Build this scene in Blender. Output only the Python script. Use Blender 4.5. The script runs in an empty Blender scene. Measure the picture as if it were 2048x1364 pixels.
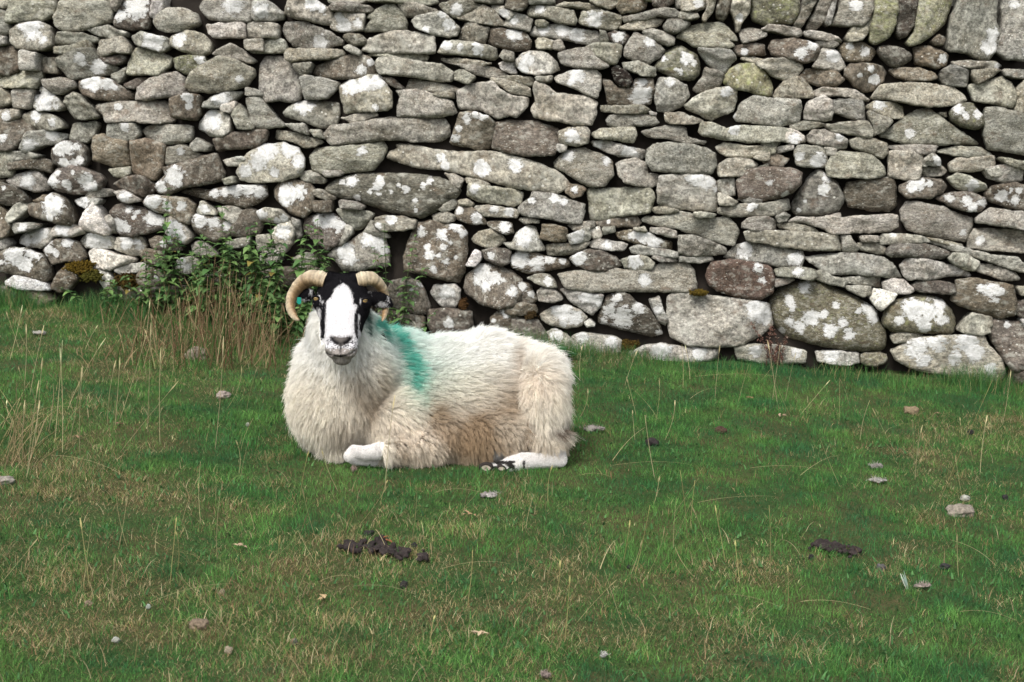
# A blackface ram lying on sheep-grazed turf in front of a dry stone field wall.
import bpy, bmesh, math
import numpy as np
from mathutils import Vector, Matrix, kdtree
from mathutils.geometry import delaunay_2d_cdt

rng = np.random.default_rng(7)
S = bpy.context.scene
COL = S.collection
R = math.radians

# ------------------------------------------------------------------ helpers
F = 3000.0                        # focal length in photo pixels (2048 wide)
PITCH = math.atan((682 - 130) / F)
CAMZ = 1.6
CF = np.array([0, math.cos(PITCH), -math.sin(PITCH)])
CU = np.array([0, math.sin(PITCH), math.cos(PITCH)])
CR = np.array([1.0, 0, 0])
CAM = np.array([0, 0, CAMZ])

def ray(u, v):
    return CF + (u - 1024) / F * CR + (682 - v) / F * CU

def P(u, v, y):                   # survey point: photo measurement + distance
    d = ray(u, v)
    return CAM + d * (y / d[1])

def uv(p):                        # back to photo measurement
    q = np.asarray(p) - CAM
    k = q @ CF
    return 1024 + F * (q @ CR) / k, 682 - F * (q @ CU) / k

def ground_slope(x, y):
    return -0.07 * (x + 0.3)

def hash3(i, j, k, s):
    h = (i * 374761393 + j * 668265263 + k * 2147483647 + s * 974711) & 0xffffffff
    h = ((h ^ (h >> 13)) * 1274126177) & 0xffffffff
    h = h ^ (h >> 16)
    return (h & 0xffff) / 65535.0

def noise(p, scale=1.0, seed=0):
    """value noise in 0..1 for an (n,3) array"""
    p = np.asarray(p, float) * scale
    f = np.floor(p); t = p - f; t = t * t * (3 - 2 * t)
    i, j, k = (f[:, a].astype(np.int64) for a in range(3))
    out = 0
    for a in (0, 1):
        for b in (0, 1):
            for c in (0, 1):
                w = (t[:, 0] if a else 1 - t[:, 0]) * (t[:, 1] if b else 1 - t[:, 1]) * (t[:, 2] if c else 1 - t[:, 2])
                out = out + w * hash3(i + a, j + b, k + c, seed)
    return out

def fbm(p, scale, seed=0, oct=3):
    o, a, n = 0, 1.0, 0
    for q in range(oct):
        o = o + a * noise(p, scale * 2 ** q, seed + q * 17); n += a; a *= 0.5
    return o / n

def sstep(a, b, x):
    t = np.clip((np.asarray(x, float) - a) / (b - a), 0, 1)
    return t * t * (3 - 2 * t)

def ground_z(x, y):
    x = np.asarray(x, float); y = np.asarray(y, float)
    p = np.stack([x.ravel(), y.ravel(), 0 * x.ravel()], 1)
    bump = (fbm(p, 1.3, 3, 3) - 0.5) * 0.05 + (fbm(p, 6.0, 9, 2) - 0.5) * 0.016
    near_ram = np.exp(-(((p[:, 0] + 0.33) / 0.6) ** 2 + ((p[:, 1] - 6.05) / 0.4) ** 2))
    z = ground_slope(p[:, 0], p[:, 1]) * (1 - sstep(12, 40, np.abs(p[:, 0]))) + bump * (1 - 0.7 * near_ram)
    return z.reshape(x.shape)

def mesh_np(name, verts, faces, mat=None, smooth=True, attrs=None, parent=None):
    """faces: an (n,3) or (n,4) int array, or a list of such arrays"""
    me = bpy.data.meshes.new(name)
    fs = faces if isinstance(faces, list) else [faces]
    fs = [np.asarray(f, np.int32) for f in fs if len(f)]
    verts = np.asarray(verts, np.float32)
    me.vertices.add(len(verts)); me.vertices.foreach_set('co', verts.ravel())
    loops = np.concatenate([f.ravel() for f in fs])
    tot = np.concatenate([np.full(len(f), f.shape[1], np.int32) for f in fs])
    start = np.concatenate([[0], np.cumsum(tot)[:-1]]).astype(np.int32)
    me.loops.add(len(loops)); me.loops.foreach_set('vertex_index', loops)
    me.polygons.add(len(tot)); me.polygons.foreach_set('loop_start', start)
    me.polygons.foreach_set('loop_total', tot)
    me.polygons.foreach_set('use_smooth', np.full(len(tot), bool(smooth)))
    me.update(calc_edges=True)
    for k, a in (attrs or {}).items():
        a = np.asarray(a, np.float32)
        if a.ndim == 1:
            at = me.attributes.new(k, 'FLOAT', 'POINT'); at.data.foreach_set('value', a)
        else:
            if a.shape[1] == 3: a = np.concatenate([a, np.ones((len(a), 1), np.float32)], 1)
            at = me.attributes.new(k, 'FLOAT_COLOR', 'POINT'); at.data.foreach_set('color', a.ravel())
    o = bpy.data.objects.new(name, me); COL.objects.link(o)
    if mat: me.materials.append(mat)
    if parent: o.parent = parent
    return o

def tag(o, label=None, cat=None, group=None, kind=None):
    if label: o['label'] = label
    if cat: o['category'] = cat
    if group: o['group'] = group
    if kind: o['kind'] = kind
    return o

def empty(name, loc, label, cat, group=None):
    o = bpy.data.objects.new(name, None); COL.objects.link(o); o.location = loc
    return tag(o, label, cat, group)

# node helpers -------------------------------------------------------------
def new_mat(name):
    m = bpy.data.materials.new(name); m.use_nodes = True
    nt = m.node_tree; nt.nodes.clear()
    out = nt.nodes.new('ShaderNodeOutputMaterial')
    return m, nt, out

def nd(nt, typ, **kw):
    n = nt.nodes.new(typ)
    for k, v in kw.items():
        if k.startswith('_'): setattr(n, k[1:], v)
        else: n.inputs[k].default_value = v
    return n

def L(nt, a, b): nt.links.new(a, b)

def attr(nt, name): return nd(nt, 'ShaderNodeAttribute', _attribute_name=name)

def mathn(nt, op, a, b=None, c=None, clamp=False):
    n = nt.nodes.new('ShaderNodeMath'); n.operation = op; n.use_clamp = clamp
    for i, x in enumerate((a, b, c)):
        if x is None: continue
        if isinstance(x, (int, float)): n.inputs[i].default_value = x
        else: L(nt, x, n.inputs[i])
    return n.outputs[0]

def mixc(nt, fac, a, b, mode='MIX'):
    n = nt.nodes.new('ShaderNodeMix'); n.data_type = 'RGBA'; n.blend_type = mode
    for sock, x in ((n.inputs[0], fac), (n.inputs[6], a), (n.inputs[7], b)):
        if isinstance(x, (int, float)): sock.default_value = x
        elif isinstance(x, tuple): sock.default_value = (*x, 1) if len(x) == 3 else x
        else: L(nt, x, sock)
    return n.outputs[2]

def ramp(nt, fac, stops):
    n = nt.nodes.new('ShaderNodeValToRGB'); e = n.color_ramp.elements
    while len(e) < len(stops): e.new(0.5)
    for k, (p, c) in enumerate(stops):
        e[k].position = p; e[k].color = (*c, 1) if isinstance(c, tuple) else (c, c, c, 1)
    L(nt, fac, n.inputs[0]); return n.outputs[0]

def noisen(nt, vec, scale, detail=4, rough=0.55, dist=0.0):
    n = nd(nt, 'ShaderNodeTexNoise', Scale=scale, Detail=detail, Roughness=rough, Distortion=dist)
    if vec is not None: L(nt, vec, n.inputs['Vector'])
    return n.outputs['Fac']

def simple_mat(name, col, rough=0.9, var=0.3, scale=30, bump=0.3):
    m, nt, out = new_mat(name)
    tc = nd(nt, 'ShaderNodeTexCoord').outputs['Object']
    n = noisen(nt, tc, scale, 5)
    c = mixc(nt, n, tuple(x * (1 - var) for x in col), tuple(min(1, x * (1 + var)) for x in col))
    b = nd(nt, 'ShaderNodeBsdfPrincipled', Roughness=rough)
    b.inputs['Specular IOR Level'].default_value = 0.25
    L(nt, c, b.inputs['Base Color'])
    bp = nd(nt, 'ShaderNodeBump', Strength=bump, Distance=0.004); L(nt, n, bp.inputs['Height'])
    L(nt, bp.outputs[0], b.inputs['Normal']); L(nt, b.outputs[0], out.inputs[0])
    return m

def attr_mat(name, rough=0.9, trans=0.0, spec=0.2):
    """surface whose own colour is stored per vertex / per strand"""
    m, nt, out = new_mat(name)
    a = attr(nt, 'tint').outputs['Color']
    b = nd(nt, 'ShaderNodeBsdfPrincipled', Roughness=rough)
    b.inputs['Specular IOR Level'].default_value = spec
    L(nt, a, b.inputs['Base Color'])
    sh = b.outputs[0]
    if trans:
        t = nd(nt, 'ShaderNodeBsdfTranslucent'); L(nt, a, t.inputs[0])
        mx = nd(nt, 'ShaderNodeMixShader', Fac=trans); L(nt, sh, mx.inputs[1]); L(nt, t.outputs[0], mx.inputs[2]); sh = mx.outputs[0]
    L(nt, sh, out.inputs[0]); return m

# ------------------------------------------------------------------ camera, light
cd = bpy.data.cameras.new('camera'); co = bpy.data.objects.new('camera', cd); COL.objects.link(co)
co.location = CAM; co.rotation_euler = (math.pi / 2 - PITCH, 0, 0)
cd.sensor_width = 36; cd.lens = F / 2048 * 36; cd.clip_end = 2000
cd.dof.use_dof = True; cd.dof.focus_distance = 5.75; cd.dof.aperture_fstop = 7.5
S.camera = co

SUN_EL, SUN_AZ = 52, 203          # high veiled sun, from behind-left of the camera
w = bpy.data.worlds.new('World'); S.world = w; w.use_nodes = True
nt = w.node_tree; bg = nt.nodes['Background']
sky = nt.nodes.new('ShaderNodeTexSky'); sky.sky_type = 'NISHITA'; sky.sun_disc = False
sky.sun_elevation = R(SUN_EL); sky.sun_rotation = R(SUN_AZ); sky.dust_density = 4; sky.air_density = 1.2
hs = nd(nt, 'ShaderNodeHueSaturation', Saturation=0.30)
L(nt, sky.outputs[0], hs.inputs['Color']); L(nt, hs.outputs[0], bg.inputs[0]); bg.inputs[1].default_value = 0.13
sd = bpy.data.lights.new('sun', 'SUN'); so = bpy.data.objects.new('sun', sd); COL.objects.link(so)
sd.energy = 1.5; sd.angle = R(16); sd.color = (1, 0.955, 0.89)
az = R(SUN_AZ)
sdir = Vector((math.sin(az) * math.cos(R(SUN_EL)), math.cos(az) * math.cos(R(SUN_EL)), math.sin(R(SUN_EL))))
so.rotation_euler = sdir.to_track_quat('Z', 'Y').to_euler(); so.location = (0, 0, 20)
S.view_settings.view_transform = 'Standard'; S.view_settings.look = 'None'; S.view_settings.exposure = 1.02
S.render.film_transparent = False
S.cycles.max_bounces = 8; S.cycles.use_denoising = True

# ------------------------------------------------------------------ dry stone wall
STONES = """@0,0
g 0,0 6,0 6,4 1,6 -4,5 -4,0
g 7,0 9,-4 40,-4 41,10 31,16 20,16 6,19 5,16
g 0,8 4,9 7,26 0,28 -5,27 -5,8
g 47,-3 85,-3 88,8 87,16 76,20 60,24 48,24 42,20 40,14 43,9
d 97,-3 117,-3 117,15 115,22 103,23 90,21 89,17 93,5;95,12,5 107,5,9
g 90,-3 96,-3 93,4 90,8 88,4
w 122,-3 132,-3 131,3 125,10 121,14 117,12 119,5
p 125,12 133,6 147,6 155,10 158,17 154,20 141,24 131,25 123,21 121,16
g 156,4 160,-2 199,-3 201,8 199,17 176,16 164,14;185,3,8
g 8,24 14,18 30,17 37,20 40,28 41,36 34,40 24,40 12,38 7,33;25,23,8 35,32,3 28,29,4 18,21,3
p 0,29 4,29 4,35 -4,36 -4,29
d 0,35 8,37 14,42 16,51 13,58 5,60 -5,59 -5,36
g 44,25 62,26 76,29 75,32 52,35 40,34
g 44,38 56,36 69,32 71,37 66,40 50,43 44,42
g 66,23 86,20 93,24 100,25 99,28 86,30 72,26
g 78,31 97,29 103,38 103,42 90,42 80,45 74,45
g 44,48 48,44 61,40 73,38 76,46 88,51 92,55 88,58 75,60 55,64 50,58 45,52;78,53,6 65,48,5
d 76,46 85,45 97,43 98,48 90,51 82,49
g 85,60 92,57 99,53 97,60 92,66 86,63
g 104,29 112,25 133,30 134,37 128,41 116,38 107,35;122,33,8
g 134,30 146,24 160,26 167,34 166,41 160,44 144,40 134,36;142,31,6
g 107,37 125,41 134,45 133,52 125,60 100,59 101,50
y 136,46 150,44 162,45 164,51 158,56 147,59 139,54;160,48,4
g 169,43 185,35 193,40 203,48 199,50 182,46
g 148,66 153,58 165,50 176,44 190,48 202,55 202,60 195,68 178,73 165,74 150,72 147,69;191,63,3
g 163,19 176,18 194,18 195,29 180,29 169,29 164,25
g 194,32 210,31 210,41 198,40 194,37
p 17,41 30,42 30,56 18,56
g 31,45 43,46 43,58 30,57
g 0,61 8,60 14,57 30,57 30,62 27,70 10,70 -5,69 -5,61
g 34,64 48,62 58,64 60,69 47,75 41,74 36,69
d 62,65 78,61 88,64 93,68 104,74 103,78 92,80 75,79 65,75 62,70;68,66,5 76,67,6 86,67,5 91,70,3
d 97,68 110,61 116,62 108,70 105,71
g 108,70 120,62 140,57 145,62 147,75 130,77 115,80 107,79
g 0,70 5,75 6,81 0,85 -5,85 -5,70
g 8,72 25,71 23,87 8,86
p 25,76 30,75 29,69 33,69 42,75 50,86 47,88 28,88 24,84;36,80,10
g 52,78 60,74 70,83 77,93 74,95 58,95 54,88 50,82
g 75,84 90,81 129,80 137,97 126,99 104,97 84,98 80,91 75,87;93,85,3
d 137,79 150,75 159,76 159,91 155,96 137,94;151,78,4 152,85,3
p 162,82 172,76 185,73 192,73 184,82 174,86 162,86;177,79,7
w 178,84 187,81 187,87 183,91 177,88
p 158,97 166,88 175,88 183,93 184,105 178,109 166,109 156,102;168,95,8 160,102,4
g 185,92 190,82 203,101 202,103 191,103
g 196,70 210,73 210,76 196,76
g 0,88 14,87 14,93 6,97 -5,99 -5,88;4,93,4
g 16,91 26,88 42,92 49,99 50,102 42,104 24,103 17,97;27,93,4 42,98,3
d 0,103 12,97 21,104 19,109 10,119 0,121 -5,121 -5,104;1,110,4
p 23,105 35,104 51,108 47,114 33,116 20,122 16,119 20,110;24,116,5 40,107,5
g 54,99 75,97 72,108 66,114 54,112
g 84,99 108,99 111,107 106,113 84,111;100,101,4
g 111,104 120,100 152,100 152,112 140,115 128,115 115,109
g 152,116 157,110 167,117 165,121 155,120
d 42,118 50,113 60,113 67,118 68,128 66,133 52,135 41,131 40,125;48,120,5 55,118,6 60,117,4 50,130,4 58,132,4 64,128,3
b 72,109 80,107 88,111 100,113 101,132 90,134 72,128 71,118
b 103,122 105,113 118,111 131,116 131,122 128,136 122,144 112,142 103,138
g 133,118 145,115 159,124 150,128 131,132;144,121,3
p 176,128 192,125 196,127 190,132 180,133
g 8,121 20,121 31,124 29,126 16,128 6,128
d 5,131 30,126 39,131 38,138 22,134 6,136
@512,0
p -3,-3 5,-2 14,4 21,10 20,14 8,16 -2,16 -4,14;4,8,6
g 23,8 25,-2 45,-2 60,8 61,16 56,19 40,16 26,13 22,10;44,3,6 52,7,4
g 58,7 62,3 76,2 90,5 93,7 91,9 70,9
g 85,24 92,15 88,13 90,10 105,2 110,3 119,14 120,18 119,24 108,26 98,24
p 58,21 62,10 86,9 85,24 76,25 64,24;70,20,6 66,14,4 81,18,4
g 113,3 125,1 143,7 143,8 134,11 118,12 116,8
g 124,17 128,13 140,10 148,9 158,17 162,22 160,27 153,29 140,27 128,22;136,24,3 155,20,5 149,12,3
g 146,3 158,-1 172,0 180,4 170,8 169,11 158,13 152,10;160,7,5
g 160,14 170,10 182,4 190,8 200,20 190,20 175,17
p 188,4 192,3 204,7 206,12 202,16 198,13 190,8;198,11,4
g 173,0 176,-4 198,-4 197,2 186,3
g 56,0 62,-4 75,-4 92,-3 85,1 72,2
g 88,0 95,-4 135,-4 145,0 138,3 110,1
g -9,18 0,17 17,19 17,30 0,30 -9,29
p -11,31 8,31 20,31 23,36 22,41 8,42 -6,41
g 19,22 22,17 38,17 58,25 68,32 67,34 52,38 40,38 28,36 22,29;50,34,6
g 23,43 25,39 50,39 68,39 70,43 62,46 45,47 27,49 24,47
s 69,28 74,26 84,27 88,32 86,35 77,36 71,32
g 69,37 75,36 83,41 82,44 76,42
g 83,40 90,30 100,28 108,25 120,24 132,27 143,29 143,42 132,42 110,42 95,42
g 86,43 98,42 125,43 136,44 135,47 120,46 98,44
g 160,30 166,18 172,18 186,22 182,34 178,35 166,31
g 145,42 150,33 160,32 175,34 192,38 193,45 190,47 172,44 155,43;152,36,4 178,38,5 164,38,3
g 195,45 198,40 206,42 206,49 198,48
p 193,50 197,48 206,50 208,58 204,59 196,54
g 146,46 158,46 182,49 188,50 182,52 166,51 155,50
g 148,48 155,50 170,52 186,53 198,57 206,64 196,63 175,59 165,53
g 95,50 98,46 110,45 130,49 150,52 157,57 156,64 145,64 125,61 98,59
g 158,57 164,55 175,61 170,67 158,63
g 187,62 198,63 205,66 219,70 220,77 205,74 190,66
g 1,50 4,44 20,44 27,50 33,58 34,68 33,79 28,82 18,80 8,82 1,78
g 29,51 45,50 42,58 35,60 32,56
b 42,58 46,51 58,48 68,44 80,43 90,45 95,52 94,58 84,62 65,63 50,61;83,55,4 91,49,3
p 35,62 40,60 55,63 65,66 62,71 55,79 38,79 36,70
g 65,69 70,65 80,63 88,60 96,59 102,63 104,69 108,73 108,86 104,88 90,89 70,90 67,78;75,69,7 86,66,7 97,65,6 95,86,3 70,70,4
d 100,62 107,62 118,70 115,71 106,67
g 119,71 121,62 140,65 156,68 161,70 160,73 145,73 128,71
g 141,75 150,74 158,74 158,78 148,77
p 112,93 113,82 115,77 111,72 128,71 145,76 157,81 160,90 145,94 130,93
g 160,72 168,68 178,66 188,65 196,72 206,77 217,78 217,84 208,94 202,92 192,94 180,88 162,86 160,80
g 21,90 30,81 50,80 63,82 64,88 63,98 54,102 46,101 38,97 22,93;38,84,8
g 66,94 80,91 95,90 96,92 86,96 76,98
g 53,107 60,100 80,98 105,94 130,94 150,95 154,101 154,108 146,113 125,113 105,111 80,114 60,116 55,112
b 154,113 158,103 162,90 172,89 186,93 191,98 190,112 186,118 178,119 165,117 156,115;168,95,4 182,93,4 158,111,4 162,103,3 175,91,3
d 188,118 191,98 200,96 225,97 241,103 242,118 238,124 215,125 200,122
g -9,78 2,78 8,84 15,94 22,101 10,102 0,102 -5,96 -8,86
g 22,99 38,99 42,108 30,104
g 42,104 50,104 54,111 46,109
g 12,110 14,104 30,106 52,113 45,117 38,118 25,112
d -36,112 -28,108 2,103 8,104 6,112 -1,118 -15,119 -34,120
p -18,138 -14,128 -3,120 5,115 20,114 32,118 37,126 38,133 34,140 20,145 0,146 -14,144;8,119,9 27,118,8 35,129,7 2,130,7 -10,136,5 14,138,4
g 41,125 45,118 58,117 80,116 100,113 103,118 100,128 92,136 70,138 55,140 43,137;84,121,4
g 102,126 104,121 112,119 110,115 120,115 150,121 190,121 215,127 240,136 251,147 250,151 240,155 205,150 175,142 150,136 128,134 115,130;147,126,4 180,135,6 150,132,4 207,132,6
@1024,0
d -5,0 -3,-4 12,-4 12,4 8,8 0,8 -6,6
g 12,-4 33,-4 34,2 14,3
g 34,4 42,1 60,2 72,6 66,7 50,5
g 14,4 28,4 46,8 49,8 52,16 50,19 40,18 25,13 13,12 12,10;22,7,4
g 62,0 64,-4 85,-4 85,3 78,6 68,4
b 84,6 87,-4 108,-4 107,5 100,9 88,10
d 112,0 115,-4 130,-4 130,2 120,6 113,3
p 135,0 138,-4 154,-4 154,6 146,8 136,8;150,3,4
G 152,14 156,7 159,-10 165,-10 160,10 154,17
D 165,2 169,-12 178,-12 174,8 169,17 164,13
P 176,8 179,-12 191,-12 190,10 184,18 181,25 179,16;182,14,3
p 0,10 10,12 16,15 14,25 2,22 -7,20 -4,11;1,16,4
g 19,16 25,16 29,18 27,21 19,19
p 14,25 18,20 30,19 38,19 50,22 68,24 70,28 70,33 62,35 45,31 25,28 14,27;25,22,5 40,23,5 52,27,6
g 53,16 56,9 70,8 88,12 86,20 82,23 65,21 54,18;66,15,7
g 88,13 105,10 118,6 130,7 134,10 134,14 118,12 105,15 90,17
g 134,9 148,11 150,14 140,15 134,14
g 86,22 95,17 110,14 122,14 119,18 105,23 90,23
s 121,20 125,15 140,15 143,18 138,23 130,27 122,24
g 105,25 112,23 122,25 130,30 130,35 125,36 115,32 108,29
d 77,27 82,24 90,25 94,29 90,34 82,34 78,31;85,29,5
g 70,24 75,25 78,33 71,33
g 90,38 95,30 98,25 106,29 118,35 122,40 118,46 110,50 100,48 90,45;111,33,5
g 131,29 140,22 152,18 168,17 172,20 181,30 181,32 172,31 178,36 174,38 155,38 145,36 138,31
g 18,32 20,29 33,32 32,38 22,39 19,37
g 33,33 38,31 42,38 38,40 33,38
d -21,33 -17,22 0,23 10,25 15,32 13,39 2,40 -15,36;3,28,5 -1,27,4
g 37,42 45,40 54,38 60,38 65,42 67,46 78,53 70,55 52,54 42,52 39,50
g 58,37 68,34 84,35 88,37 87,45 83,51 78,51 68,45
p 3,48 7,43 15,40 28,42 36,49 38,55 30,58 20,60 8,57 3,52;12,48,6 10,55,4
g 88,50 100,49 114,55 115,60 105,61 95,56 90,54
m 116,50 124,40 134,35 143,40 150,45 151,58 145,64 130,62 120,57 113,53;140,46,5 135,57,3 122,46,3 146,50,3 131,55,2
g 148,39 160,39 175,40 180,47 176,50 170,58 163,56 156,50
g 145,71 153,60 155,54 165,57 169,60 167,68 155,73 148,73
y 170,62 175,55 183,50 192,50 200,52 206,60 209,70 208,76 200,76 190,73 176,70 170,66
g 183,46 194,45 212,50 222,58 220,61 210,60 200,52 190,48
b 176,40 180,36 195,34 202,36 204,43 190,44 180,43;186,41,3
g 183,24 190,22 198,23 204,26 204,28 195,32 185,34 183,30
g -10,61 0,61 16,62 17,67 12,68 0,65 -8,63
g 19,62 32,61 32,64 28,66 20,64
p 34,62 45,57 60,55 67,55 71,60 71,70 68,78 60,76 48,70 36,65;52,60,6 47,66,3
g 17,72 19,65 25,67 35,74 45,76 62,77 68,82 67,92 64,100 50,100 38,97 18,94 15,88 19,80
b 72,62 78,64 84,70 95,70 100,62 112,63 114,72 111,82 100,84 77,83 75,72;103,76,8 104,66,4
k 79,55 84,52 90,56 95,62 97,67 90,70 84,68
g 115,72 118,62 128,62 140,68 142,76 136,84 125,89 117,88 114,80;126,65,4
p 138,84 145,78 158,72 172,69 180,72 180,80 178,88 165,93 160,96 148,90 140,87;172,73,5
g 178,93 180,89 184,82 194,77 215,79 230,80 232,86 230,97 215,101 195,98 180,96;179,92,2
g 71,84 85,85 105,84 111,89 100,91 85,90 71,89
g 75,96 78,92 95,91 115,93 118,98 112,100 98,100 88,102 76,100
w 110,89 116,90 115,92 111,92
g 122,90 135,90 150,95 153,97 145,99 130,99 123,97
g 149,105 152,98 160,98 172,103 180,101 215,102 226,104 227,112 210,113 190,114 170,111 152,108;178,103,5
g 64,107 70,103 85,102 98,102 100,108 97,114 85,112 66,110
g 103,105 115,102 130,100 139,102 140,110 156,113 154,115 140,114 125,111 108,109
p 37,105 45,102 60,102 62,106 61,114 52,117 38,114;48,108,6
p 36,116 44,116 43,120 38,122 35,119
p 63,113 75,112 85,115 95,118 106,120 107,124 104,127 95,125 85,125 78,122 70,118 65,116;68,114,4 95,122,6
g 108,120 113,115 125,114 145,116 156,119 163,123 164,132 160,139 140,139 130,138 112,137 107,130
p 163,117 170,114 190,117 212,117 212,124 195,126 172,125 166,121
g 164,133 172,127 190,127 197,131 196,135 190,141 166,141
g 33,130 38,124 45,119 58,118 70,123 80,129 81,140 74,149 62,150 45,140 34,133;45,124,5 76,128,4
g 83,131 90,128 100,126 107,130 109,139 117,140 117,147 112,150 100,149 90,146 86,140
g 198,134 205,131 205,138 198,138
g 193,126 206,122 206,128 200,129
@1536,0
Y -13,4 -10,-16 18,-16 26,2 24,12 20,18 8,18 -2,19 -12,15
G 22,20 27,10 30,-6 36,-16 43,-14 38,2 33,12 27,22
G 32,22 36,12 42,0 46,-16 53,-14 47,12 44,18 36,24
P 46,18 50,4 51,-10 56,-10 54,4 51,14 49,20
G 51,19 56,10 60,-2 66,-16 85,-16 84,6 80,17 76,21 60,20;70,4,5
G 62,30 68,21 78,20 84,10 86,8 84,18 76,32 66,33
Y 82,33 82,22 86,6 88,-16 106,-16 105,4 102,18 98,28 92,33 86,35
D 104,26 105,5 106,-14 120,-14 120,6 118,20 112,28 107,30
Y 112,34 118,26 120,8 121,-16 152,-16 148,4 142,18 132,28 122,34 114,36
D 131,33 136,28 141,31 140,36 134,36
G 144,40 148,12 154,-2 158,-18 182,-18 183,8 182,18 186,26 184,40 178,47 170,47 162,42;178,38,7 180,28,5
G 184,42 188,20 190,-16 215,-16 215,30 206,50 198,48 192,48;197,2,4 205,42,4
g 0,20 16,21 26,23 28,27 24,29 10,26 -5,23
g 29,25 40,25 55,29 60,33 52,33 38,30 30,28
p 39,33 50,33 57,35 54,37 46,37 40,36
d 4,32 20,30 32,33 40,36 42,42 38,48 30,50 18,47 4,43 1,38;27,42,5 35,36,4
p 42,44 44,39 54,38 59,44 62,53 58,56 48,55 36,53;52,44,6
b 58,37 64,33 76,33 84,37 88,41 84,48 74,49 64,48 60,44;66,36,3 79,40,4
s 88,38 96,36 108,38 116,43 117,47 108,52 100,52 93,46
b 119,37 130,36 138,40 145,44 143,52 136,54 120,50;140,47,4
g -10,50 0,47 14,47 28,51 29,55 24,61 14,64 6,61 -3,55
b 27,60 32,55 44,54 56,57 61,64 55,69 42,68 32,64
d 62,55 66,51 80,51 94,52 97,57 94,64 85,72 78,73 70,68 62,60;86,63,4 74,60,2 83,55,3
b 99,55 108,54 122,54 134,58 136,62 128,64 116,64 104,60
g 140,56 146,52 162,56 160,69 142,67 139,60
g 148,49 160,48 184,49 189,52 186,55 165,54 152,52;185,52,3
g 164,56 180,55 187,56 180,61 168,67 164,60
g 188,56 215,55 215,62 200,62 190,60
g 162,68 175,65 188,61 196,66 199,77 196,86 182,83 166,80
g 200,70 206,64 215,64 215,90 204,92 198,88
g 6,72 14,64 24,60 30,63 36,71 37,77 30,78 5,77
g 37,73 44,70 58,71 70,72 79,78 82,80 72,79 60,76 46,76 40,77
g 83,78 90,68 105,66 130,67 150,70 158,76 160,80 152,84 130,85 116,83 100,79
g 30,88 32,82 44,76 50,80 52,88 51,96 46,97 30,95
g 52,80 56,79 76,80 78,90 78,97 66,94 54,90
g 80,84 86,81 104,81 110,84 110,94 100,94 88,89 80,86;90,83,5
g 80,89 88,91 98,94 101,97 92,106 85,108 84,100
g 90,108 100,102 112,93 122,87 130,86 137,92 150,102 165,111 171,115 150,115 130,116 112,115;115,107,4
m 147,89 152,83 158,82 164,82 168,88 173,92 174,100 168,104 158,102 148,96;152,87,5 168,91,4 158,93,3
g 139,90 145,89 145,93 141,92
g 174,96 175,86 185,85 200,90 215,92 215,125 195,121 178,119 174,108
g 18,100 28,97 42,98 46,100 30,104 20,104
p 46,100 60,98 80,97 84,105 83,110 74,109 62,106 52,106
p 5,106 10,102 20,103 30,109 31,113 22,115 8,112;22,111,5
g -5,115 2,108 8,113 10,115 2,117
g 32,108 36,104 46,104 58,108 64,112 63,118 56,119 44,116 33,113;58,110,4
g 66,112 72,110 84,111 96,115 97,122 93,127 84,123 68,117
g 98,117 110,116 136,117 132,122 124,123 104,120
p 7,118 20,116 20,119 10,122 7,121
g -5,118 4,119 6,122 0,124 -6,123
b -2,125 8,123 18,127 12,133 4,132 -3,129
p 21,120 24,116 44,117 47,126 48,133 36,134 23,132;25,125,4 40,128,6
g 45,118 56,119 54,124 48,124
g 136,121 150,117 172,118 182,124 172,126 150,124
g 98,121 112,120 124,124 124,130 122,143 110,144 98,141
p 125,127 132,122 137,126 139,133 130,132 124,133;135,128,4
g 146,131 152,127 182,125 184,130 182,135 165,137 148,137
g 185,126 200,129 215,131 215,136 200,134 190,130
g 51,124 58,121 80,123 88,127 94,134 95,140 80,143 60,142 48,141 46,134
g 122,135 140,133 145,137 140,141 124,141
g 174,135 195,133 205,135 200,141 180,141
@0,341
p 2,8 8,4 22,0 28,0 32,7 35,12 34,15 24,17 14,14 6,11;20,8,6
d 36,10 39,3 44,-2 55,-4 65,-3 78,3 82,8 80,15 66,19 50,18 40,14;41,8,6 45,2,3 54,11,4 71,10,7 60,2,2
g 86,-1 102,-3 102,2 97,6 90,4
d 88,11 100,5 112,4 122,12 122,15 112,21 105,18 92,13
b 123,12 131,4 129,-2 150,-8 172,-14 175,-6 178,2 176,8 160,12 146,14 132,19 125,17;140,4,8 128,13,5 143,10,4
d 141,17 150,14 165,16 175,14 190,12 211,12 212,20 208,24 196,30 184,28 170,24 150,20;170,18,4 188,15,6 198,14,6 180,17,4 207,17,5
g 178,7 186,5 188,10 180,11
d 0,10 8,12 16,18 20,25 15,29 6,28 -5,26 -5,10;3,14,2
p 10,30 14,26 22,26 20,30 14,38 9,42 6,38
b -5,28 2,32 6,40 8,46 4,53 -5,55
d 20,28 28,26 35,25 36,21 42,18 50,22 55,30 58,40 56,44 48,43 40,41 26,37 19,33;44,28,9 41,37,3 40,22,5
b 25,24 33,20 35,24 28,26
g 66,20 74,14 84,15 90,19 80,21 70,22
p 90,17 98,16 106,20 111,24 104,26 96,24;100,20,5
p 56,24 62,22 72,22 80,23 78,27 70,31 60,28;64,25,6
w 66,34 70,31 74,26 78,30 84,42 87,48 85,52 78,51 66,47 61,45 64,40
p 83,37 87,36 90,44 89,51 86,48
d 85,34 90,28 96,26 108,29 122,34 130,40 128,47 118,50 104,53 94,52 90,48 88,40;94,44,6 100,46,4 102,31,3 120,38,6 125,40,4 106,37,2 109,33,2
b 113,25 118,20 130,20 148,22 154,28 154,36 150,43 142,42 132,35 122,32 114,28;121,26,7 133,28,5 145,28,4
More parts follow.
